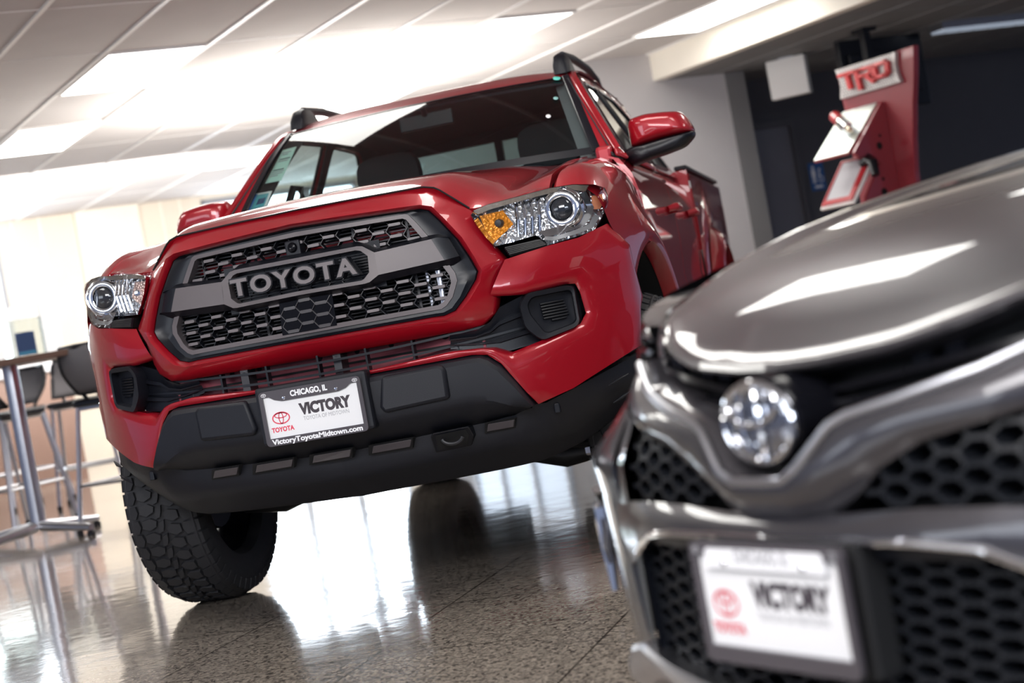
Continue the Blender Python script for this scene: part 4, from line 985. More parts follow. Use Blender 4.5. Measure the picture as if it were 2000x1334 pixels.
for t in np.linspace(0, 1, 14):
    r_ = []
    for u in np.linspace(-1, 1, 25):
        hd = W(u, 1.0)+np.array([0, 0, .001]); y = hd[1]+(3.42-hd[1])*t; Xe = .592+.018*math.sin(min(1, t*3)*math.pi/2)-.02*t
        z = zroof(y if t > 0 else 1.85)-.020*abs(u)**4-.012*u*u
        if t == 0: z = hd[2]
        r_.append(np.array([Xe*u, y, z]))
    rows.append(r_)
k = MB(); k.loft(rows); k.build('roof', M['red'], truck, angle=60)
def xs_(z): return .808-(z-1.30)*.50
def cabside(s_):
    outer = [(1.40, 1.315), (1.47, 1.345), (1.62, 1.475), (1.78, 1.605), (1.90, 1.685), (1.99, 1.715), (2.2, 1.738), (2.5, 1.752), (2.9, 1.75), (3.3, 1.725), (3.44, 1.69), (3.46, 1.305)]
    w1_ = rounded([(1.72, 1.335), (1.90, 1.49), (2.10, 1.655), (2.16, 1.68), (2.49, 1.69), (2.53, 1.335)], .03, 3)
    w2_ = rounded([(2.62, 1.335), (2.585, 1.69), (3.02, 1.685), (3.24, 1.58), (3.30, 1.345)], .04, 3)
    bm = bmesh.new(); ed = []
    for lp in (outer, w1_, w2_):
        vv = [bm.verts.new((q[0], q[1], 0)) for q in lp]; ed += [bm.edges.new((vv[i], vv[(i+1) % len(vv)])) for i in range(len(vv))]
    bmesh.ops.triangle_fill(bm, edges=ed, use_beauty=True); bm.verts.index_update()
    k = MB(); k.add([(s_*xs_(v.co.y), v.co.x, v.co.y) for v in bm.verts], [tuple(v.index for v in f.verts) for f in bm.faces]); bm.free()
    k3 = MB(); k3.v = [(x-s_*.016, y, z) for x, y, z in k.v]; k3.f = list(k.f); k3.mi = list(k.mi)
    cs = k.build('cab_side_frame', M['red'], truck, angle=60, solid=.014, off=0)
    k3.build('inner_trim', M['interior'], cs, solid=.004)
    for nm, w_ in (('front', w1_), ('rear', w2_)):
        k = MB(); k.tube([(s_*(xs_(z)+.005), y, z) for y, z in w_]+[(s_*(xs_(w_[0][1])+.005), *w_[0])], .007, 8); sl_ = k.build('window_seal', M['black_smooth'], cs)
        k = MB(); k.add([(s_*(xs_(z)+.003), y, z) for y, z in w_], [tuple(range(len(w_)))]); k.build('side_window', M['side_glass'], cs, smooth=False)
    # red outer pillar skin joining windscreen edge and door frame
    k = MB(); k.loft([[W(s_*1.012, v)+nW*.004 for v in vs_], [(s_*(xs_(z)+.014), y+.02, z+.01) for y, z in resamp([(1.46, 1.335), (1.62, 1.475), (1.78, 1.605), (1.90, 1.685), (1.99, 1.708)], 13)]]); k.build('windshield_pillar', M['red'], truck)
    k = MB()
    edge = resamp([(1.985, 1.712), (2.2, 1.736), (2.5, 1.75), (2.9, 1.748), (3.3, 1.723), (3.42, 1.69)], 14); rf = [r_[-1 if s_ > 0 else 0] for r_ in rows]
    k.loft([rf, [(s_*(xs_(z)+.012), y, z) for y, z in edge]]); k.build('roof_edge', M['red'], truck)
for s_ in (1, -1): cabside(s_)
k = MB(); k.box((.716, 1.43, 1.285), (.778, 1.55, 1.357)); build_pair(k, 'pillar_base', M['red'], truck, smooth=False, bevel=.015)
k = MB(); 
for a_, b_ in (((-.60, 1.31), (-.56, 1.72)), ((.56, 1.31), (.60, 1.72)), ((-.60, 1.31), (.60, 1.42)), ((-.60, 1.645), (.60, 1.735)), ((-.025, 1.42), (.01, 1.645))): k.box((a_[0], 3.38, a_[1]), (b_[0], 3.42, b_[1]))
k.build('rear_cab_wall', M['interior'], truck, smooth=False)
k = MB(); k.box((-.56, 3.395, 1.42), (.56, 3.40, 1.645)); k.build('rear_window', M['side_glass'], truck, smooth=False)
# roof rails
for s_ in (1, -1):
    k = MB(); rr = []
    for y, w_, h_ in ((1.975, .020, .004), (1.985, .028, .05), (2.01, .030, .072), (2.06, .030, .080), (2.14, .027, .072), (2.22, .022, .045), (2.26, .02, .004)):
        zc = zroof(y)-.030; X = .562
        rr.append([(s_*(X+w_*c1), y, zc+max(0.004, h_)*c2) for c1, c2 in ((-1, 0), (-1, .6), (-.75, .93), (-.2, 1.0), (.5, .92), (.95, .6), (1.1, 0))])
    k.loft(rr); k.add(rr[0], [tuple(range(7))]); k.add(rr[-1], [tuple(range(7))]); foot = k.build('roof_rail', M['black'], truck, angle=45)
    k = MB(); k.tube([(s_*.562, 2.10, zroof(2.1)+.038), (s_*.562, 2.4, zroof(2.4)+.036), (s_*.562, 2.8, zroof(2.8)+.036), (s_*.555, 3.1, zroof(3.1)+.03), (s_*.55, 3.25, zroof(3.25)-.02)], .017, 10); k.build('rail_bar', M['black'], foot)
# mirrors
for s_ in (1, -1):
    ym = 1.72
    cap = [(1228, 246), (1232, 232), (1260, 222), (1300, 217), (1330, 216), (1344, 226), (1356, 245), (1360, 255), (1300, 270), (1246, 287), (1236, 288)]
    low = [(1236, 287), (1246, 286), (1300, 269), (1360, 254), (1360, 264), (1343, 285), (1300, 302), (1282, 307), (1238, 325), (1213, 298)]
    def blob(pts, prof_, name, m_, sub=2):
        P = [on_plane(*q, 1, ym) for q in pts]; P2 = rounded([(p[0], p[2]) for p in P], .02, 3); c_ = np.mean(P2, axis=0); k = MB(); R_ = []
        for dy, sc in prof_: R_.append([(c_[0]+(u-c_[0])*sc, ym+dy, c_[1]+(v-c_[1])*sc) for u, v in P2])
        k.loft(R_, closed=True); k.add(R_[0], [tuple(range(len(P2)))]); k.add(R_[-1], [tuple(range(len(P2)))])
        if s_ < 0: k.flipx()
        return k.build(name, m_, truck, angle=70)
    mh = blob(cap, [(-.07, .45), (-.062, .68), (-.045, .86), (-.02, .96), (.01, 1.0), (.05, 1.0), (.055, .9)], 'mirror', M['red'])
    lo_ = blob(low, [(-.055, .6), (-.048, .8), (-.03, .94), (.0, 1.0), (.05, 1.0), (.055, .9)], 'mirror_base', M['black_smooth'])
    lo_.parent = mh
    k = MB(); a_ = on_plane(1224, 306, 1, ym); k.tube([(s_*.76, 1.70, 1.335), (s_*a_[0], 1.72, a_[2]+.005)], .028, 12); b_ = k.build('mirror_arm', M['black_smooth'], mh)
# ---- interior
k = MB(); k.box((-.70, 1.36, 1.05), (.70, 1.72, 1.30)); k.build('dashboard', M['interior'], truck, smooth=False, bevel=.04)
k = MB(); k.box((-.74, 1.5, .72), (.74, 3.38, .76)); k.build('cabin_floor', M['interior'], truck, smooth=False)
k = MB(); k.loft([[(u*.57, y, zroof(y)-.04-.02*u*u) for u in np.linspace(-1, 1, 9)] for y in (1.93, 2.05, 2.3, 2.8, 3.37)]); k.build('headliner', M['roof_lining'], truck, solid=.01)
for x in (-.36, .38):
    k = MB(); k.box((x-.25, 2.05, .85), (x+.25, 2.55, 1.02)); st_ = k.build('front_seat', M['interior'], truck, smooth=False, bevel=.05)
    k = MB(); R_ = [[(x+sx_*w_, 2.48+dz*.25+dy, 1.0+dz) for sx_, dy in ((-1, 0), (-.8, -.06), (.8, -.06), (1, 0), (.8, .08), (-.8, .08))] for dz, w_ in ((0, .25), (.2, .25), (.36, .22), (.40, .16))]
    k.loft(R_, closed=True, caps=True); k.build('seat_back', M['interior'], st_, angle=60)
    k = MB(); R_ = [[(x+.15*sc*math.copysign(abs(math.cos(t))**.6, math.cos(t)), 2.57+dy, 1.505+.10*sc*math.copysign(abs(math.sin(t))**.6, math.sin(t))) for t in np.linspace(0, 2*math.pi, 20, endpoint=False)] for dy, sc in ((-.05, .75), (-.04, .95), (0, 1), (.04, .95), (.05, .75))]
    k.loft(R_, closed=True, caps=True); k.tube([(x-.05, 2.58, 1.38), (x-.05, 2.58, 1.44)], .008, 6); k.build('headrest', M['interior'], st_)
k = MB(); k.box((-.66, 3.0, .85), (.66, 3.3, 1.0)); k.box((-.66, 3.26, 1.0), (.66, 3.36, 1.38)); rs = k.build('rear_seat', M['interior'], truck, smooth=False, bevel=.04)
for x in (-.36, .36):
    k = MB(); k.box((x-.12, 3.24, 1.37), (x+.12, 3.32, 1.47)); k.build('headrest', M['interior'], rs, smooth=False, bevel=.03)
k = MB(); k.tube([(.38+.175*math.cos(t), 1.80+.05*math.sin(t), 1.20+.165*math.sin(t)) for t in np.linspace(0, 2*math.pi, 33)], .015, 10); k.tube([(.2, 1.78, 1.26), (.38, 1.75, 1.22), (.56, 1.78, 1.26)], .02, 8); k.tube([(.38, 1.75, 1.22), (.38, 1.62, 1.15)], .035, 10); k.build('steering_wheel', M['black_smooth'], truck)
k = MB(); k.tube([(-.64, 1.83, 1.345), (-.615, 1.86, 1.42), (-.60, 1.90, 1.475), (-.575, 1.92, 1.47), (-.57, 1.90, 1.42), (-.59, 1.87, 1.36), (-.62, 1.84, 1.335)], .016, 10); k.build('grab_handle', M['black_smooth'], truck)
k = MB(); k.box((-.10, 1.86, 1.60), (.12, 1.89, 1.66)); k.tube([(.01, 1.86, 1.65), (.01, 1.83, 1.685)], .012, 8); k.build('rear_view_mirror', M['black_smooth'], truck, smooth=False, bevel=.01)
for s_ in (1, -1):
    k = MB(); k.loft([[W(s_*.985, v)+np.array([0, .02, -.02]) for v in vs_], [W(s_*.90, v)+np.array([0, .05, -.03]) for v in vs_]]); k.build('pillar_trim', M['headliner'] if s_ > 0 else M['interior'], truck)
# ---- things on the glass
def on_glass(px, py, off=-.003):
    d = ray(px, py); u, v = 0.0, 0.5
    for _ in range(30):
        P = W(u, v); e = 1e-4
        A_ = np.stack([(W(u+e, v)-P)/e, (W(u, v+e)-P)/e, -d], 1); t0 = ((P-CAM_POS)@d)/(d@d)
        sol = np.linalg.solve(A_, CAM_POS+d*t0-P); u += sol[0]; v += sol[1]
    return W(u, v)+nW*off
def sticker(name, quad, m_, off=-.003, n=6, parent=None):
    q = [np.array(p, float) for p in quad]; rows = []
    for i in range(n+1):
        a_, b_ = q[0]+(q[3]-q[0])*i/n, q[1]+(q[2]-q[1])*i/n; rows.append([on_glass(*(a_+(b_-a_)*j/4), off) for j in range(5)])
    k = MB(); k.loft(rows); return k.build(name, m_, parent or truck, solid=.0006)
lab = sticker('window_label', [(556, 291), (583, 284), (550, 351), (519, 357)], M['sticker_mint'])
for t_, w0, w1_ in ((.10, .1, .75), (.16, .2, .6), (.30, .15, .9), (.36, .15, .8), (.62, .1, .8), (.68, .1, .9), (.74, .1, .85), (.80, .1, .6)):
    A_, B_ = np.array([556, 291.])*(1-t_)+np.array([519, 357.])*t_, np.array([583, 284.])*(1-t_)+np.array([550, 351.])*t_
    p, q = A_+(B_-A_)*w0, A_+(B_-A_)*w1_; sticker('printed_line', [p, q, q+np.array([-.7, 1.6]), p+np.array([-.7, 1.6])], M['ink_grey'] if t_ not in (.30, .62) else M['ink_black'], -.0015, 1, lab)
cardp = sticker('window_card', [(499, 377), (532, 371), (519, 406), (481, 415)], M['white'])
sticker('card_picture', [(503, 380), (526, 376), (515, 402), (489, 409)], M['sticker_teal'], -.0015, 3, cardp)
sticker('card_border', [(500, 379), (504, 378), (488, 411), (484, 412)], mat('card_blue', (.05, .15, .40), .5, var=.1), -.0012, 3, cardp)
sticker('card_emblem', [(506, 388), (520, 385), (515, 396), (500, 400)], M['sticker_navy'], -.0008, 2, cardp)
def dot(name, px, py, rx, ry, m_):
    k = MB(); c_ = on_glass(px, py, .004); P = [on_glass(px+rx*math.cos(t), py+ry*math.sin(t), .0075) for t in np.linspace(0, 2*math.pi, 16, endpoint=False)]
    k.add(P, [tuple(range(16))]); k.build(name, m_, truck, solid=.0005)
dot('turquoise_spot', 1094, 154.5, 7.5, 3.6, M['turq']); dot('white_reflection', 1074, 229.5, 5, 3.6, M['ink_white']); dot('faint_reflection', 1090, 194, 5, 3, mat('pale_teal_dot', (.25, .5, .48), .4, var=.05))  # white and pale dots are light reflections on the glass, put in as colour
k = MB(); k.loft([[W(u, v)+nW*.010 for u in np.linspace(-.75, .1, 12)] for v in (-.012, .004)]); k.build('wiper', M['black_smooth'], truck, solid=.006)
# ---- wheels
def tyre(cx, cy, s_, R=.402, Wd=.262):
    """s_ = +1: outer face towards +x"""
    h = Wd/2; prof = [(-h*.62, R*.60), (-h*.9, R*.64), (-h*1.0, R*.76), (-h*.99, R*.86), (-h*.92, R*.935), (-h*.84, R*.965), (0, R*.972), (h*.84, R*.965), (h*.92, R*.935), (h*.99, R*.86), (h*1.0, R*.76), (h*.9, R*.64), (h*.62, R*.60)]
    k = MB(); k.lathe([(-h*.6, R*.60), (-h*.55, R*.57), (-h*.2, R*.53), (h*.1, R*.52), (h*.55, R*.57), (h*.6, R*.60)], 'x', (0, 0, 0), 48)
    for q in range(6):
        a = q*math.pi/3; k.prism([(-.03, .05), (.03, .05), (.045, R*.53), (-.045, R*.53)], lambda u, v: (s_*h*.45, u*math.cos(a)-v*math.sin(a), u*math.sin(a)+v*math.cos(a)), lambda u, v: (s_*h*.25, u*math.cos(a)-v*math.sin(a), u*math.sin(a)+v*math.cos(a)), 1)
    k.lathe([(s_*h*.5, 0), (s_*h*.5, .05), (s_*h*.2, .07)], 'x', (0, 0, 0), 24, 1)
    wh = k.build('wheel', [M['black_gloss'], M['metal_dark']], truck, angle=30); wh.location = (cx, cy, R)
    k = MB(); k.lathe(prof, 'x', (0, 0, 0), 72)
    rnd = random.Random(3)
    def blk(poly, r1=R, r0=R*.955, lean=0.0):
        def mp(r): return lambda u, t: (u, (r-lean*abs(u)/h)*math.cos(t), (r-lean*abs(u)/h)*math.sin(t))
        k.prism(poly, mp(r0), mp(r1))
    N = 50; dt = 2*math.pi/N
    for i in range(N):
        t = i*dt
        for sg in (-1, 1):
            o = t+(dt*.5 if sg > 0 else 0)
            poly = [(sg*h*.60, o+dt*.04), (sg*h*.98, o+dt*.10), (sg*h*.98, o+dt*.92), (sg*h*.64, o+dt*.90), (sg*h*.56, o+dt*.5)]
            # the block bends over the shoulder: three rings
            def ring(r, f): return [(u if abs(u) < h*.9 else sg*h*(.90+.10*f), (r-(0 if abs(u) < h*.9 else .012+.02*f))*math.cos(a), (r-(0 if abs(u) < h*.9 else .012+.02*f))*math.sin(a)) for u, a in poly]
            A_, B_ = ring(R*.95, 1.0), ring(R, .6); n = len(poly); k.add(A_+B_, [tuple(range(n, 2*n))]+[(q, (q+1) % n, (q+1) % n+n, q+n) for q in range(n)])
            k.add([(sg*h*x_, (R-dr)*math.cos(a), (R-dr)*math.sin(a)) for x_, dr, a in ((.96, .02, o+dt*.10), (1.02, .055, o+dt*.18), (1.02, .055, o+dt*.84), (.96, .02, o+dt*.92), (.93, .03, o+dt*.1), (.97, .06, o+dt*.18), (.97, .06, o+dt*.84), (.93, .03, o+dt*.92))], [(0, 1, 2, 3), (0, 4, 5, 1), (1, 5, 6, 2), (2, 6, 7, 3)])
        # centre: staggered chunky six-sided blocks
        blk([(-h*.50, t+dt*.10), (-h*.26, t-dt*.02), (-h*.10, t+dt*.22), (-h*.14, t+dt*.58), (-h*.34, t+dt*.80), (-h*.52, t+dt*.60)])
        o = t+dt*.55
        blk([(h*.50, o+dt*.10), (h*.26, o-dt*.02), (h*.12, o+dt*.22), (h*.16, o+dt*.58), (h*.34, o+dt*.80), (h*.52, o+dt*.60)])
        o = t+dt*.34
        blk([(-h*.05, o+dt*.0), (h*.10, o-dt*.16), (h*.07, o+dt*.28), (h*.02, o+dt*.62), (-h*.12, o+dt*.74), (-h*.08, o+dt*.38)])
    k.build('tyre', M['rubber'], wh, angle=28)
    k = MB(); k.lathe([(-s_*h*.35, 0.0), (-s_*h*.35, .15), (-s_*h*.25, .155)], 'x', (0, 0, 0), 32); k.lathe([(-s_*h*.65, 0.0), (-s_*h*.65, .05), (-s_*h*.3, .06)], 'x', (0, 0, 0), 20)
    k.build('brake_disc', M['metal_dark'], wh)
for s_ in (-1, 1):
    for cy, cx in ((AC, 0), (4.15, -.08)): tyre(s_*.805+cx, cy, s_)
# ---- underside
for s_ in (1, -1):
    k = MB(); k.tube([(s_*.35, .95, .36), (s_*.52, .93, .315), (s_*.66, .92, .32)], [.045, .05, .035], 12); k.tube([(s_*.38, .75, .40), (s_*.64, .86, .34)], .02, 8); k.tube([(s_*.50, .95, .40), (s_*.52, .95, .85)], .05, 14); k.build('suspension_arm', M['metal_dark'], truck)
k = MB(); k.box((-.42, .55, .36), (.42, 1.6, .50)); k.box((-.5, .45, .5), (-.42, 5.2, .62)); k.box((.42, .45, .5), (.5, 5.2, .62)); k.tube([(-.68, 4.15, .40), (.68, 4.15, .40)], .05, 12); k.lathe([(-.1, .05), (-.08, .13), (.08, .13), (.1, .05)], 'x', (0.05, 4.15, .40), 20); k.build('chassis', M['void'], truck)
k = MB(); k.box((-.62, .42, .62), (.62, 1.36, 1.15)); k.build('engine_bay', M['void'], truck, smooth=False)
k = MB(); hx = S(1155, 890, 0.25); k.box((.60, .84, .30), (.67, .90, .36)); k.build('steering_knuckle', M['satin'], truck, smooth=False, bevel=.01)

# the rear of the truck stands slightly towards the left of the picture
for o in truck.children_recursive:
    if o.type == 'MESH' and (o.name.startswith('wheel_well') or not o.name.startswith('wheel')) and not (o.parent and o.parent.name.startswith('wheel')) and not (o.parent and o.parent.parent and o.parent.parent.name.startswith('wheel')):
        for v in o.data.vertices:
            if v.co.y > 1.5: v.co.x -= .03*(v.co.y-1.5)
# ------------------------------------------------------------------ dealer plates
def emblem(k, fn, w_, h_, th, d, mi=0, tube=None):
    """three overlapping ovals as flat rings: fn(u, v, d)"""
    def ringe(cx, cz, a_, b_, t_):
        n = 40; o = [fn(cx+a_*math.cos(t), cz+b_*math.sin(t), d) for t in np.linspace(0, 2*math.pi, n, endpoint=False)]; i_ = [fn(cx+(a_-t_)*math.cos(t), cz+(b_-t_)*math.sin(t), d) for t in np.linspace(0, 2*math.pi, n, endpoint=False)]
        k.loft([o, i_], closed=True, mi=mi)
    ringe(0, 0, w_/2, h_/2, th); ringe(0, 0, w_*.145, h_*.47, th*.8); ringe(0, h_*.21, w_*.36, h_*.235, th*.8)
def dealer_plate(name, label, fn0, parent_loc, rz, top_text, dark):
    """plate in local x (width) and z (height), front towards -y"""
    o = thing(name, label, 'license plate', parent_loc, rz, 'dealer plates')
    fn = lambda u, v, d: (u, -d, v)
    out = rounded([(-.159, -.0815), (.159, -.0815), (.159, .0815), (-.159, .0815)], .014, 5)
    k = MB(); k.prism(rounded([(-.152, -.076), (.152, -.076), (.152, .076), (-.152, .076)], .01, 3), lambda u, v: fn(u, v, 0.0), lambda u, v: fn(u, v, .002)); k.build('plate', M['white'], o, smooth=False)
    inn = [(-.147, -.059), (.147, -.059), (.147, .064), (.128, .064), (.112, .0535), (.088, .047), (-.088, .047), (-.112, .0535), (-.128, .064), (-.147, .064)]
    n1 = len(out); bm = bmesh.new(); ed = []
    for lp in (out, inn):
        vv = [bm.verts.new((q[0], q[1], 0)) for q in lp]; ed += [bm.edges.new((vv[i], vv[(i+1) % len(vv)])) for i in range(len(vv))]
    bmesh.ops.triangle_fill(bm, edges=ed, use_beauty=True); bm.verts.index_update()
    k = MB(); k.add([fn(v.co.x, v.co.y, .008) for v in bm.verts], [tuple(v.index for v in f.verts) for f in bm.faces]); bm.free()
    for lp in (out, inn): k.loft([[fn(u, v, .008) for u, v in lp], [fn(u, v, 0.0) for u, v in lp]], closed=True)
    fr = k.build('plate_frame', M['frame'], o, smooth=False)
    if not dark:
        k = MB(); k.prism(rounded([(-.128, .047), (.128, .047), (.122, .074), (-.122, .074)], .006, 3), lambda u, v: fn(u, v, .0084), lambda u, v: fn(u, v, .006)); k.build('frame_band', M['ink_white'], fr, smooth=False)
    k = MB(); text_mesh(k, top_text, lambda u, v, d: fn(u-.002, v+.0635, .0086+d), 0.023, .0010, 0, width=.116, mi=0); text_mesh(k, 'VictoryToyotaMidtown.com', lambda u, v, d: fn(u, v-.0705, .0086+d), .0205, .0008, 0, width=.284) if dark else None
    for s_ in (-1, 1): emblem(k, lambda u, v, d: fn(u+s_*.143, v+.071, .0086), .016, .011, .0013, 0)
    k.build('frame_lettering', M['ink_white'] if dark else M['ink_grey'], fr, smooth=False, weld=0)
    k = MB(); 
    for s_ in (-1, 1): k.lathe([(-.0115, 0), (-.011, .004), (-.008, .0058)], 'y', (s_*.082, 0, .055), 14)
    k.build('screw', M['chrome'], fr)
    k = MB(); emblem(k, lambda u, v, d: fn(u-.103, v-.002, .0025), .056, .037, .0036, 0); text_mesh(k, 'TOYOTA', lambda u, v, d: fn(u-.103, v-.036, .0025), .019, .0008, 0, width=.071); k.build('red_mark', M['ink_red'], o, smooth=False, weld=0)
    k = MB(); text_mesh(k, 'VICTORY', lambda u, v, d: fn(u+.038, v+.012, .0025), .043, .0028, 0, width=.162); k.build('name_lettering', M['ink_black'], o, smooth=False, weld=0)
    k = MB(); text_mesh(k, 'TOYOTA OF MIDTOWN', lambda u, v, d: fn(u+.037, v-.0155, .0025), .0165, 0.0, 0, width=.142); k.build('small_lettering', M['ink_grey'], o, smooth=False, weld=0)
    return o
dealer_plate('license_plate', 'white dealer plate in a charcoal frame on the red pickup bumper', None, (0, -.030, .635), 0.0, 'CHICAGO, IL', True)
k = MB(); k.box((-.175, -.028, .555), (.175, .03, .73)); k.build('plate_mount', M['black'], truck, smooth=False, bevel=.01)
# ------------------------------------------------------------------ grey sedan, nose towards the truck's left, local front at y = 0
SYAW = -0.835; SPOS = (1.513, -2.658, 0.0)
sedan = thing('sedan', 'blurred grey sedan nose in the foreground at lower right, round emblem and dealer plate', 'car', SPOS, SYAW)
def splan(x, z):
    x = abs(x); t = min(1, max(0, (z-.56)/.12)); a = .22+.08*t; b = .25+.35*t
    y = .03+a*x*x+b*x**4+.32*max(0, z-.56)
    if x > .88: y += 9*(x-.88)
    return y
def sp(x, z, dy=0.0): return np.array([x, splan(x, z)+dy, z])
def srow(keys, cnt):
    """keys (x, z, dy)"""
    return [sp(*q) for q in keyed(keys, cnt)]
def grid(k, top, bot, n=8, bulge=0.0, mi=0):
    """skin between two key lines of equal length"""
    rows = []
    for i in range(n+1):
        t = i/n; rows.append([sp(*(np.array(a)*(1-t)+np.array(b)*t+np.array([0, 0, -bulge*4*t*(1-t)]))) for a, b in zip(top, bot)])
    k.loft(rows, mi=mi); return rows
def kk_(keys, cnt): return keyed(keys, cnt)
def dense(keys, cnt): return [tuple(p) for p in keyed(keys, cnt)]

# hood
def shood(x, y):
    zc = float(np.interp(y, [.05, .075, .10, .15, .22, .30, .40, .60, .80, 1.0, 1.3, 1.6], [.672, .690, .715, .752, .787, .815, .842, .882, .912, .937, .965, .985]))
    x = abs(x); z = zc-.055*x*x
    z += .012*math.exp(-((x-.50)/.05)**2)*np.interp(y, [.2, .5], [0, 1])
    if x > .66: z -= .5*(x-.66)**2*3
    return z
xs = np.concatenate([np.linspace(0, .44, 18), np.linspace(.47, .74, 10)])
def shy0(x): return float(np.interp(x, [0, .08, .19, .25, .31, .37, .43, .50, .60, .74], [.070, .074, .090, .105, .130, .162, .20, .26, .37, .58]))
rows = []
for t in (0, .012, .03, .06, .1, .16, .24, .34, .46, .6, .75, .9, 1.0):
    r_ = []
    for x in xs:
        y0 = shy0(x); y = y0+(1.45-y0)*t; zf = float(np.interp(x, [0, .08, .19, .25, .31, .37, .43, .5, .6, .74], [.690, .692, .700, .710, .724, .741, .757, .772, .790, .815]))
        z = shood(x, y); w_ = math.exp(-t/.05); z = zf*w_+max(z, zf)*(1-w_) if t > 0 else zf
        r_.append(np.array([x, y, z]))
    rows.append(r_)
k = MB(); k.loft([[p+np.array([0, .03, -.022]) for p in rows[0]], [p+np.array([0, -.004, -.009]) for p in rows[0]]]+rows); k.mirrored(); k.build('hood', M['grey_paint'], sedan, angle=60)
hood_rows = rows
k = MB(); k.loft([[p+np.array([0, -.005, -.011]) for p in rows[0]], [p+np.array([0, -.009, -.006]) for p in rows[0]], [p+np.array([0, -.004, 0.001]) for p in rows[0]]]); k.mirrored(); k.build('hood_edge_trim', M['grey_paint'], sedan, angle=60)
# fenders and flanks
def side_mesh(s_):
    ys = np.concatenate([np.linspace(.42, 1.3, 16), np.linspace(1.4, 4.7, 12)])
    R_ = []
    for f in range(9):
        r_ = []
        for y in ys:
            top = shood(.74, min(y, 1.45)) if y < 1.45 else .97-.01*(y-1.45)
            x0 = .745; P = [(x0, top-.004), (.80, top-.02), (.845, top-.07), (.875, top-.16), (.895, .66), (.90, .55), (.895, .42), (.885, .30), (.87, .20)]
            x, z = P[f]
            if f >= 5:
                d = math.hypot(y-.96, 0); zz = .33+math.sqrt(max(0, .37**2-(y-.96)**2)) if abs(y-.96) < .37 else 0; d2 = abs(y-3.78); z2 = .33+math.sqrt(max(0, .37**2-d2**2)) if d2 < .37 else 0
                z = max(z, zz*1.0+.006*(8-f), z2+.006*(8-f)) if max(zz, z2) > 0 else z
            if y < .6: x -= (.6-y)**2*.9*(1 if f < 5 else .5)
            r_.append((s_*x, y, z))
        R_.append(r_)
    k = MB(); k.loft(R_); return k
for s_ in (1, -1): side_mesh(s_).build('body_side', M['grey_paint'], sedan, angle=60)
# bumper skin: centre panel below the V line
cnt = [3, 3, 4, 3, 5, 5, 5]
Vl = [(0, .546, -.022), (.052, .547, -.022), (.078, .560, -.022), (.135, .612, -.020), (.16, .622, -.018), (.235, .636, -.014), (.34, .66, -.006), (.46, .70, .0)]
Bl = [(0, .487, .012), (.05, .487, .012), (.10, .497, .012), (.155, .530, .010), (.19, .556, .008), (.26, .586, .004), (.36, .606, .0), (.47, .63, .0)]
V_, B_ = dense(Vl, cnt), dense(Bl, cnt)
k = MB(); g_ = grid(k, V_, B_, 8, .012); k.loft([[p+np.array([0, .07, .010]) for p in g_[0]], [p+np.array([0, .006, .005]) for p in g_[0]], g_[0]]); k.loft([g_[-1], [p+np.array([0, .05, 0]) for p in g_[-1]]])
# outer corner of the bumper and the column beside the grilles
c1 = dense([(.47, .63, 0), (.56, .645, 0), (.66, .66, 0.0), (.76, .665, 0), (.86, .66, .0), (.895, .65, .0)], [3, 3, 4, 4, 3]); c2 = dense([(.36, .50, 0), (.50, .50, 0), (.62, .50, 0), (.74, .50, 0), (.85, .50, 0), (.895, .50, 0)], [3, 3, 4, 4, 3])
c0 = dense([(.455, .70, .0), (.52, .72, .0), (.62, .735, 0), (.72, .75, 0), (.84, .76, 0), (.89, .765, 0)], [3, 3, 4, 4, 3])
grid(k, [(.43, .624, 0), (.445, .626, 0), (.455, .628, 0), (.47, .63, 0)], [(.43, .50, 0), (.445, .50, 0), (.455, .50, 0), (.47, .50, 0)], 6)
grid(k, c1, [(a[0], .50, .0) for a in c1], 8, .006)
# horizontal strip under the vents
s1 = dense([(0, .500, .006), (.12, .502, .006), (.25, .508, .006), (.36, .508, .004), (.50, .50, 0)], [4, 5, 5, 5]); s2 = dense([(0, .476, -.014), (.12, .476, -.014), (.25, .474, -.014), (.34, .466, -.010), (.47, .40, .0)], [4, 5, 5, 5])
g2 = grid(k, s1, s2, 5, .004); k.loft([g2[-1], [p+np.array([0, .05, -.004]) for p in g2[-1]]])
# corner below the strip down to the lip
q1 = dense([(.50, .50, 0), (.60, .50, 0), (.72, .50, 0), (.84, .50, 0), (.895, .50, .0)], [4, 4, 4, 3]); q2 = dense([(.44, .26, .0), (.56, .24, .01), (.70, .22, .02), (.83, .21, .02), (.895, .2, .02)], [4, 4, 4, 3])
grid(k, q1, q2, 10, .0)
k.mirrored(); bp = k.build('front_bumper', M['grey_paint'], sedan, angle=40)
# V trim and strip edge, bright
def edge_trim(name, keys, cnt, r, m_, off=(0, -.004, 0)):
    P = [sp(*q)+np.array(off) for q in keyed(keys, cnt)]; P = [np.array([-p[0], p[1], p[2]]) for p in P[:0:-1]]+P
    k = MB(); k.tube(P, r, 10); return k.build(name, m_, sedan)
edge_trim('grille_v_trim', Vl, cnt, .0065, M['satin'], (0, -.002, .002))
edge_trim('bumper_edge_trim', [(0, .476, -.014), (.12, .476, -.014), (.25, .474, -.014), (.335, .466, -.010), (.42, .43, .0)], [4, 5, 5, 5], .0055, M['chrome'], (0, -.002, -.003))
# black core behind all openings
k = MB(); core = [[sp(x, z, .075) for x in np.linspace(0, .86, 22)] for z in np.linspace(.16, .74, 14)]; k.loft(core); k.mirrored(); k.build('bumper_core', M['void'], sedan)
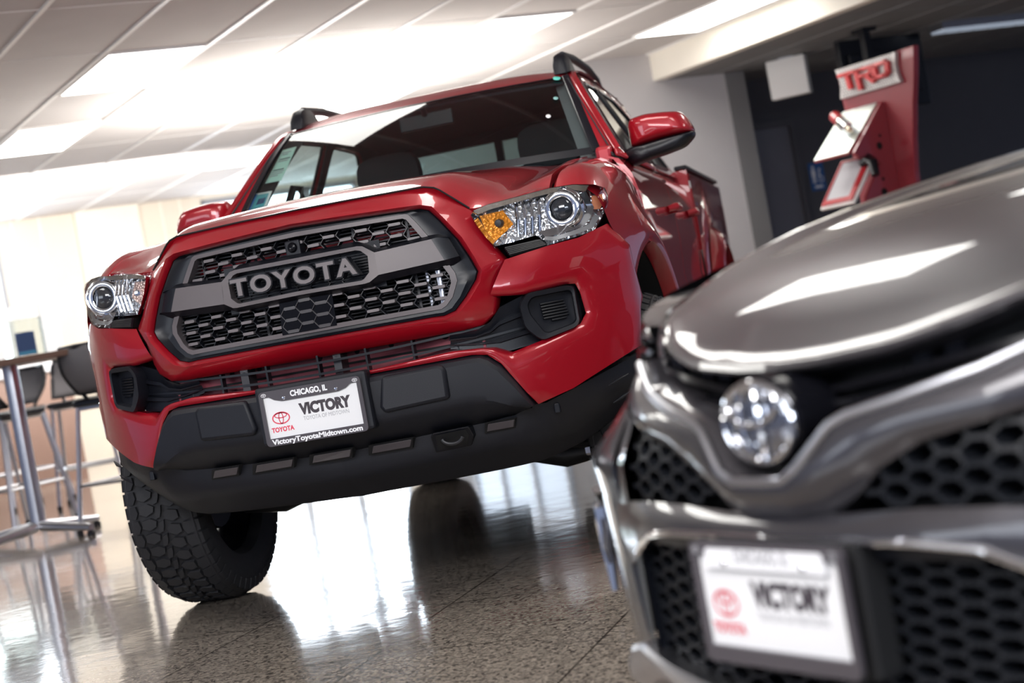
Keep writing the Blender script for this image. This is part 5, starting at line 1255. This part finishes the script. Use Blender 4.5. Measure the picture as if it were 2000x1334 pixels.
# upper grille bars
k = MB()
for z0, z1, m0 in ((.668, .742, .014), (.645, .70, .012), (.628, .665, .01)):
    P = [(x, z0+(z1-z0)*(x/.46)**1.3, .035) for x in np.linspace(0.07, .46, 16)]
    k.loft([[sp(x, z+dz, d+e) for x, z, d in P] for dz, e in ((.004, .03), (.004, 0), (-.004, 0), (-.004, .03))])
for x in (.20, .25, .36): k.box((x-.012, splan(x, .68)+.05, .65+.12*(x-.07)), (x+.016, splan(x, .68)+.06, .67+.12*(x-.07)))
k.mirrored(); k.build('upper_grille', M['black_gloss'], sedan, angle=30)
# emblem: glossy disc in a dark cup with raised oval rings
k = MB(); ey, ez = .030, .622
k.lathe([(.07, .076), (.03, .080), (.004, .078), (0, .073)], 'y', (0, ey, ez), 48, sz=.75); em = k.build('emblem', M['black_gloss'], sedan)
k = MB(); k.lathe([(-.016*math.cos(t), .072*math.sin(t)) for t in np.linspace(0, math.pi/2, 12)], 'y', (0, ey+.004, ez), 48, sz=.75); k.build('emblem_dome', mat('mirror_black', (.25, .26, .30), .03, .9, 1.0, .01, var=.05), em)
def er(cx, cz, a, b, r):
    P = []
    for t in np.linspace(0, 2*math.pi, 41):
        x, z = cx+a*math.cos(t), cz+b*math.sin(t); rr = min(1, (x/.076)**2+(z/.057)**2); P.append((x, ey+.002-.020*math.sqrt(1-rr), ez+z))
    k.tube(P, r, 8, caps=False)
k = MB(); er(0, 0, .070, .051, .0050); er(0, 0, .0105*1.9, .049, .0036); er(0, .023, .050, .0245, .0036); k.build('emblem_rings', M['chrome'], em)
# honeycomb side vents and lower grille
def comb(name, poly, cw, ch, wire_w, dy, m_, mirror=True):
    k = MB()
    def seg(p, q):
        mid = ((p[0]+q[0])/2, (p[1]+q[1])/2)
        if not inside(*mid, poly): return
        d = np.array([q[0]-p[0], q[1]-p[1]]); n_ = np.array([-d[1], d[0]])/np.linalg.norm(d)*wire_w
        c4 = [np.array(p)+n_, np.array(q)+n_, np.array(q)-n_, np.array(p)-n_]
        k.prism([tuple(c_) for c_ in c4], lambda u, v: tuple(sp(u, v, dy)), lambda u, v: tuple(sp(u, v, dy+.035)))
    x0 = min(p[0] for p in poly); x1 = max(p[0] for p in poly); z0 = min(p[1] for p in poly); z1 = max(p[1] for p in poly)
    for i in range(int((x1-x0)/cw)+3):
        for j in range(-1, int((z1-z0)/ch)+3):
            x = x0-cw*.5+i*cw; z = z0+j*ch+(.5*ch if i % 2 else 0)
            seg((x-cw*.30, z), (x+cw*.30, z))
            seg((x+cw*.30, z), (x+cw*.70, z+ch*.5)); seg((x+cw*.30, z), (x+cw*.70, z-ch*.5))
    if mirror: k.flipx() if mirror == -1 else None
    return k.build(name, m_, sedan, smooth=False)
vent = [(.15, .512), (.155, .532), (.20, .560), (.27, .590), (.345, .608), (.43, .622), (.43, .512)]
M['grid'] = mat('dark_satin_mesh', (.008, .009, .012), .42, spec=.3, var=.1)
for s_ in (1, -1): comb('side_vent', vent, .040, .029, .0028, .012, M['grid'], s_)
low = [(-.40, .44), (-.33, .462), (.33, .462), (.40, .44), (.40, .262), (-.40, .262)]
comb('lower_grille', low, .042, .024, .0026, .012, M['grid'], True)
k = MB()
for s_ in (1, -1): k.loft([[sp(s_*.405, z, d) for z in np.linspace(.27, .455, 8)] for d in (.0, .05)]); k.loft([[sp(s_*x, z, -.004) for z in np.linspace(.27, .455, 8)] for x in (.405, .415, .43)])
k.loft([[sp(x, z, d) for x in np.linspace(-.40, .40, 21)] for z, d in ((.462, .0), (.446, .004), (.446, .05))]); k.build('grille_frame', M['black_smooth'], sedan, angle=30)
k = MB(); k.box((-.165, .012, .30), (.165, .06, .475)); k.build('plate_mount', M['void'], sedan, smooth=False, bevel=.008)
# nose panel between the far hood edge and the headlight
k = MB(); hx = [p for p in hood_rows[0] if p[0] >= .43]
k.loft([[p+np.array([0, .004, -.006]) for p in hx], [sp(p[0], float(np.interp(p[0], [.43, .55, .66, .74], [.755, .768, .785, .795]))+.004, .0) for p in hx], [sp(p[0], float(np.interp(p[0], [.43, .55, .66, .74], [.755, .768, .785, .795]))-.006, .01) for p in hx]]); build_pair(k, 'nose_panel', M['grey_paint'], sedan)
# lower lip
k = MB(); L1 = dense([(0, .245, -.02), (.2, .247, -.02), (.34, .262, -.018), (.45, .275, -.012), (.54, .255, -.006), (.66, .20, .0), (.8, .18, .02), (.89, .17, .03)], [4, 4, 4, 4, 4, 4, 3])
k.loft([[sp(x, z+a, d+b) for x, z, d in L1] for a, b in ((.012, .06), (.012, .0), (.004, -.006), (-.012, -.004), (-.05, .03), (-.05, .10))]); k.mirrored(); k.build('front_lip', M['satin'], sedan, angle=40)
# fog lamp corner trims
for s_ in (1, -1):
    k = MB(); P = [sp(s_*x, z, -.006) for x, z in ((.70, .50), (.715, .47), (.71, .43), (.70, .40), (.69, .37), (.685, .33))]; k.tube(P, [.010, .014, .013, .011, .009, .006], 10); f_ = k.build('fog_lamp_trim', M['chrome'], sedan)
    k = MB(); c_ = sp(s_*.735, .46, .0); k.lathe([(-.012, 0), (-.008, .022), (.0, .03), (.03, .034)], 'y', c_, 20); k.build('fog_lamp', M['clear'], f_)
    # headlight
    k = MB(); t_ = dense([(.45, .752, .004), (.55, .768, .0), (.66, .785, .01), (.78, .80, .04), (.87, .80, .08)], [3, 3, 3, 3]); b_ = dense([(.45, .705, .004), (.55, .70, .0), (.66, .695, .0), (.78, .69, .02), (.87, .70, .06)], [3, 3, 3, 3])
    R_ = [[sp(s_*a[0], a[1]*(1-q)+b[1]*q, (a[2]*(1-q)+b[2]*q)-.006*4*q*(1-q)) for a, b in zip(t_, b_)] for q in np.linspace(0, 1, 6)]
    k.loft(R_); h_ = k.build('headlight', M['clear'], sedan, angle=60)
    k = MB(); k.loft([[p+np.array([0, .04, 0]) for p in r_] for r_ in R_]); k.build('reflector', M['satin'], h_, angle=60)
    k = MB(); k.tube([p+np.array([0, .012, -.006]) for p in R_[1]], .005, 8); k.tube([p+np.array([0, .012, .004]) for p in R_[4]], .005, 8); k.build('light_guide', M['chrome'], h_)
    # wheel
    for cy in (.96, 3.78):
        k = MB(); k.lathe([(-.10, .225), (s_*.05, .20), (.10, .225)], 'x', (0, 0, 0), 40); k.lathe([(s_*.06, 0), (s_*.07, .06), (s_*.05, .21)], 'x', (0, 0, 0), 40)
        wh = k.build('wheel', M['satin'], sedan); wh.location = (s_*.79, cy, .33)
        k = MB(); k.lathe([(-.10, .22), (-.11, .28), (-.10, .315), (-.06, .33), (.06, .33), (.10, .315), (.11, .28), (.10, .22)], 'x', (0, 0, 0), 48); k.build('tyre', M['rubber'], wh)
    k = MB(); k.loft([[(s_*x, cy_+.37*math.cos(a), .33+.37*math.sin(a)) for a in np.linspace(0, math.pi, 14)] for x, cy_ in ((.885, .96), (.55, .96))]); k.loft([[(s_*x, 3.78+.37*math.cos(a), .33+.37*math.sin(a)) for a in np.linspace(0, math.pi, 14)] for x in (.885, .55)]); k.build('wheel_well_liner', M['void'], sedan)
# cabin behind the hood (outside the picture, but it stands there)
cs_ = [(1.40, .70, .97), (2.25, .58, 1.40), (3.3, .58, 1.42), (4.15, .66, 1.05), (4.75, .70, 1.02)]
k = MB(); k.loft([[(u*x, y, z-.03*u*u) for u in np.linspace(-1, 1, 11)] for y, x, z in cs_[1:3]]); k.loft([[(u*x, y, z-.03*u*u) for u in np.linspace(-1, 1, 11)] for y, x, z in cs_[3:]]); k.loft([[(u*.86, 4.75, z) for u in np.linspace(-1, 1, 11)] for z in (1.0, .6, .25)])
k.build('roof_and_boot', M['grey_paint'], sedan)
k = MB(); k.loft([[(u*x, y, z-.03*u*u) for u in np.linspace(-1, 1, 11)] for y, x, z in cs_[:2]]); k.loft([[(u*x, y, z-.03*u*u) for u in np.linspace(-1, 1, 11)] for y, x, z in cs_[2:4]])
for s_ in (1, -1): k.loft([[(s_*x, y, z-.03) for y, x, z in cs_[:4]], [(s_*.80, y, .96) for y, x, z in cs_[:4]]])
k.build('cabin_glass', mat('dark_tinted_glass', (.02, .022, .025), .05, coat=.5, var=.05), sedan, angle=40)
k = MB(); k.box((-.80, .5, .18), (.80, 4.7, .30)); k.box((-.70, .35, .3), (.70, 1.4, .60)); k.build('underbody', M['void'], sedan, smooth=False)
pl_ = np.array(SPOS)+np.array([0, 0, .389])
dealer_plate('license_plate', 'white dealer plate on the blurred grey sedan in the foreground', None, tuple(pl_), SYAW, 'CHICAGO, IL', False)

# keep thing > part > sub-part: anything deeper moves up beside its parent
def depth(o):
    d = 0
    while o.parent: o = o.parent; d += 1
    return d
for o in list(bpy.data.objects):
    while depth(o) > 2: o.parent = o.parent.parent
for o in truck.children_recursive:
    b_ = o.name.split('.')[0]
    lab = {'indicator': 'indicator reflector inside the headlight', 'letters': 'raised grey lettering on the grille', 'front_camera': 'small square camera with round lens', 'sensor_panel': 'glossy dark sensor panel with a hexagon pattern', 'roof_rail': 'black roof rail', 'bumper_guard': 'black textured centre guard', 'crossbar': 'warm grey crossbar with a hexagonal letter window', 'window_card': 'white and teal card behind the glass', 'window_label': 'long pale green label behind the glass'}.get(b_)
    if lab: o['label'] = lab
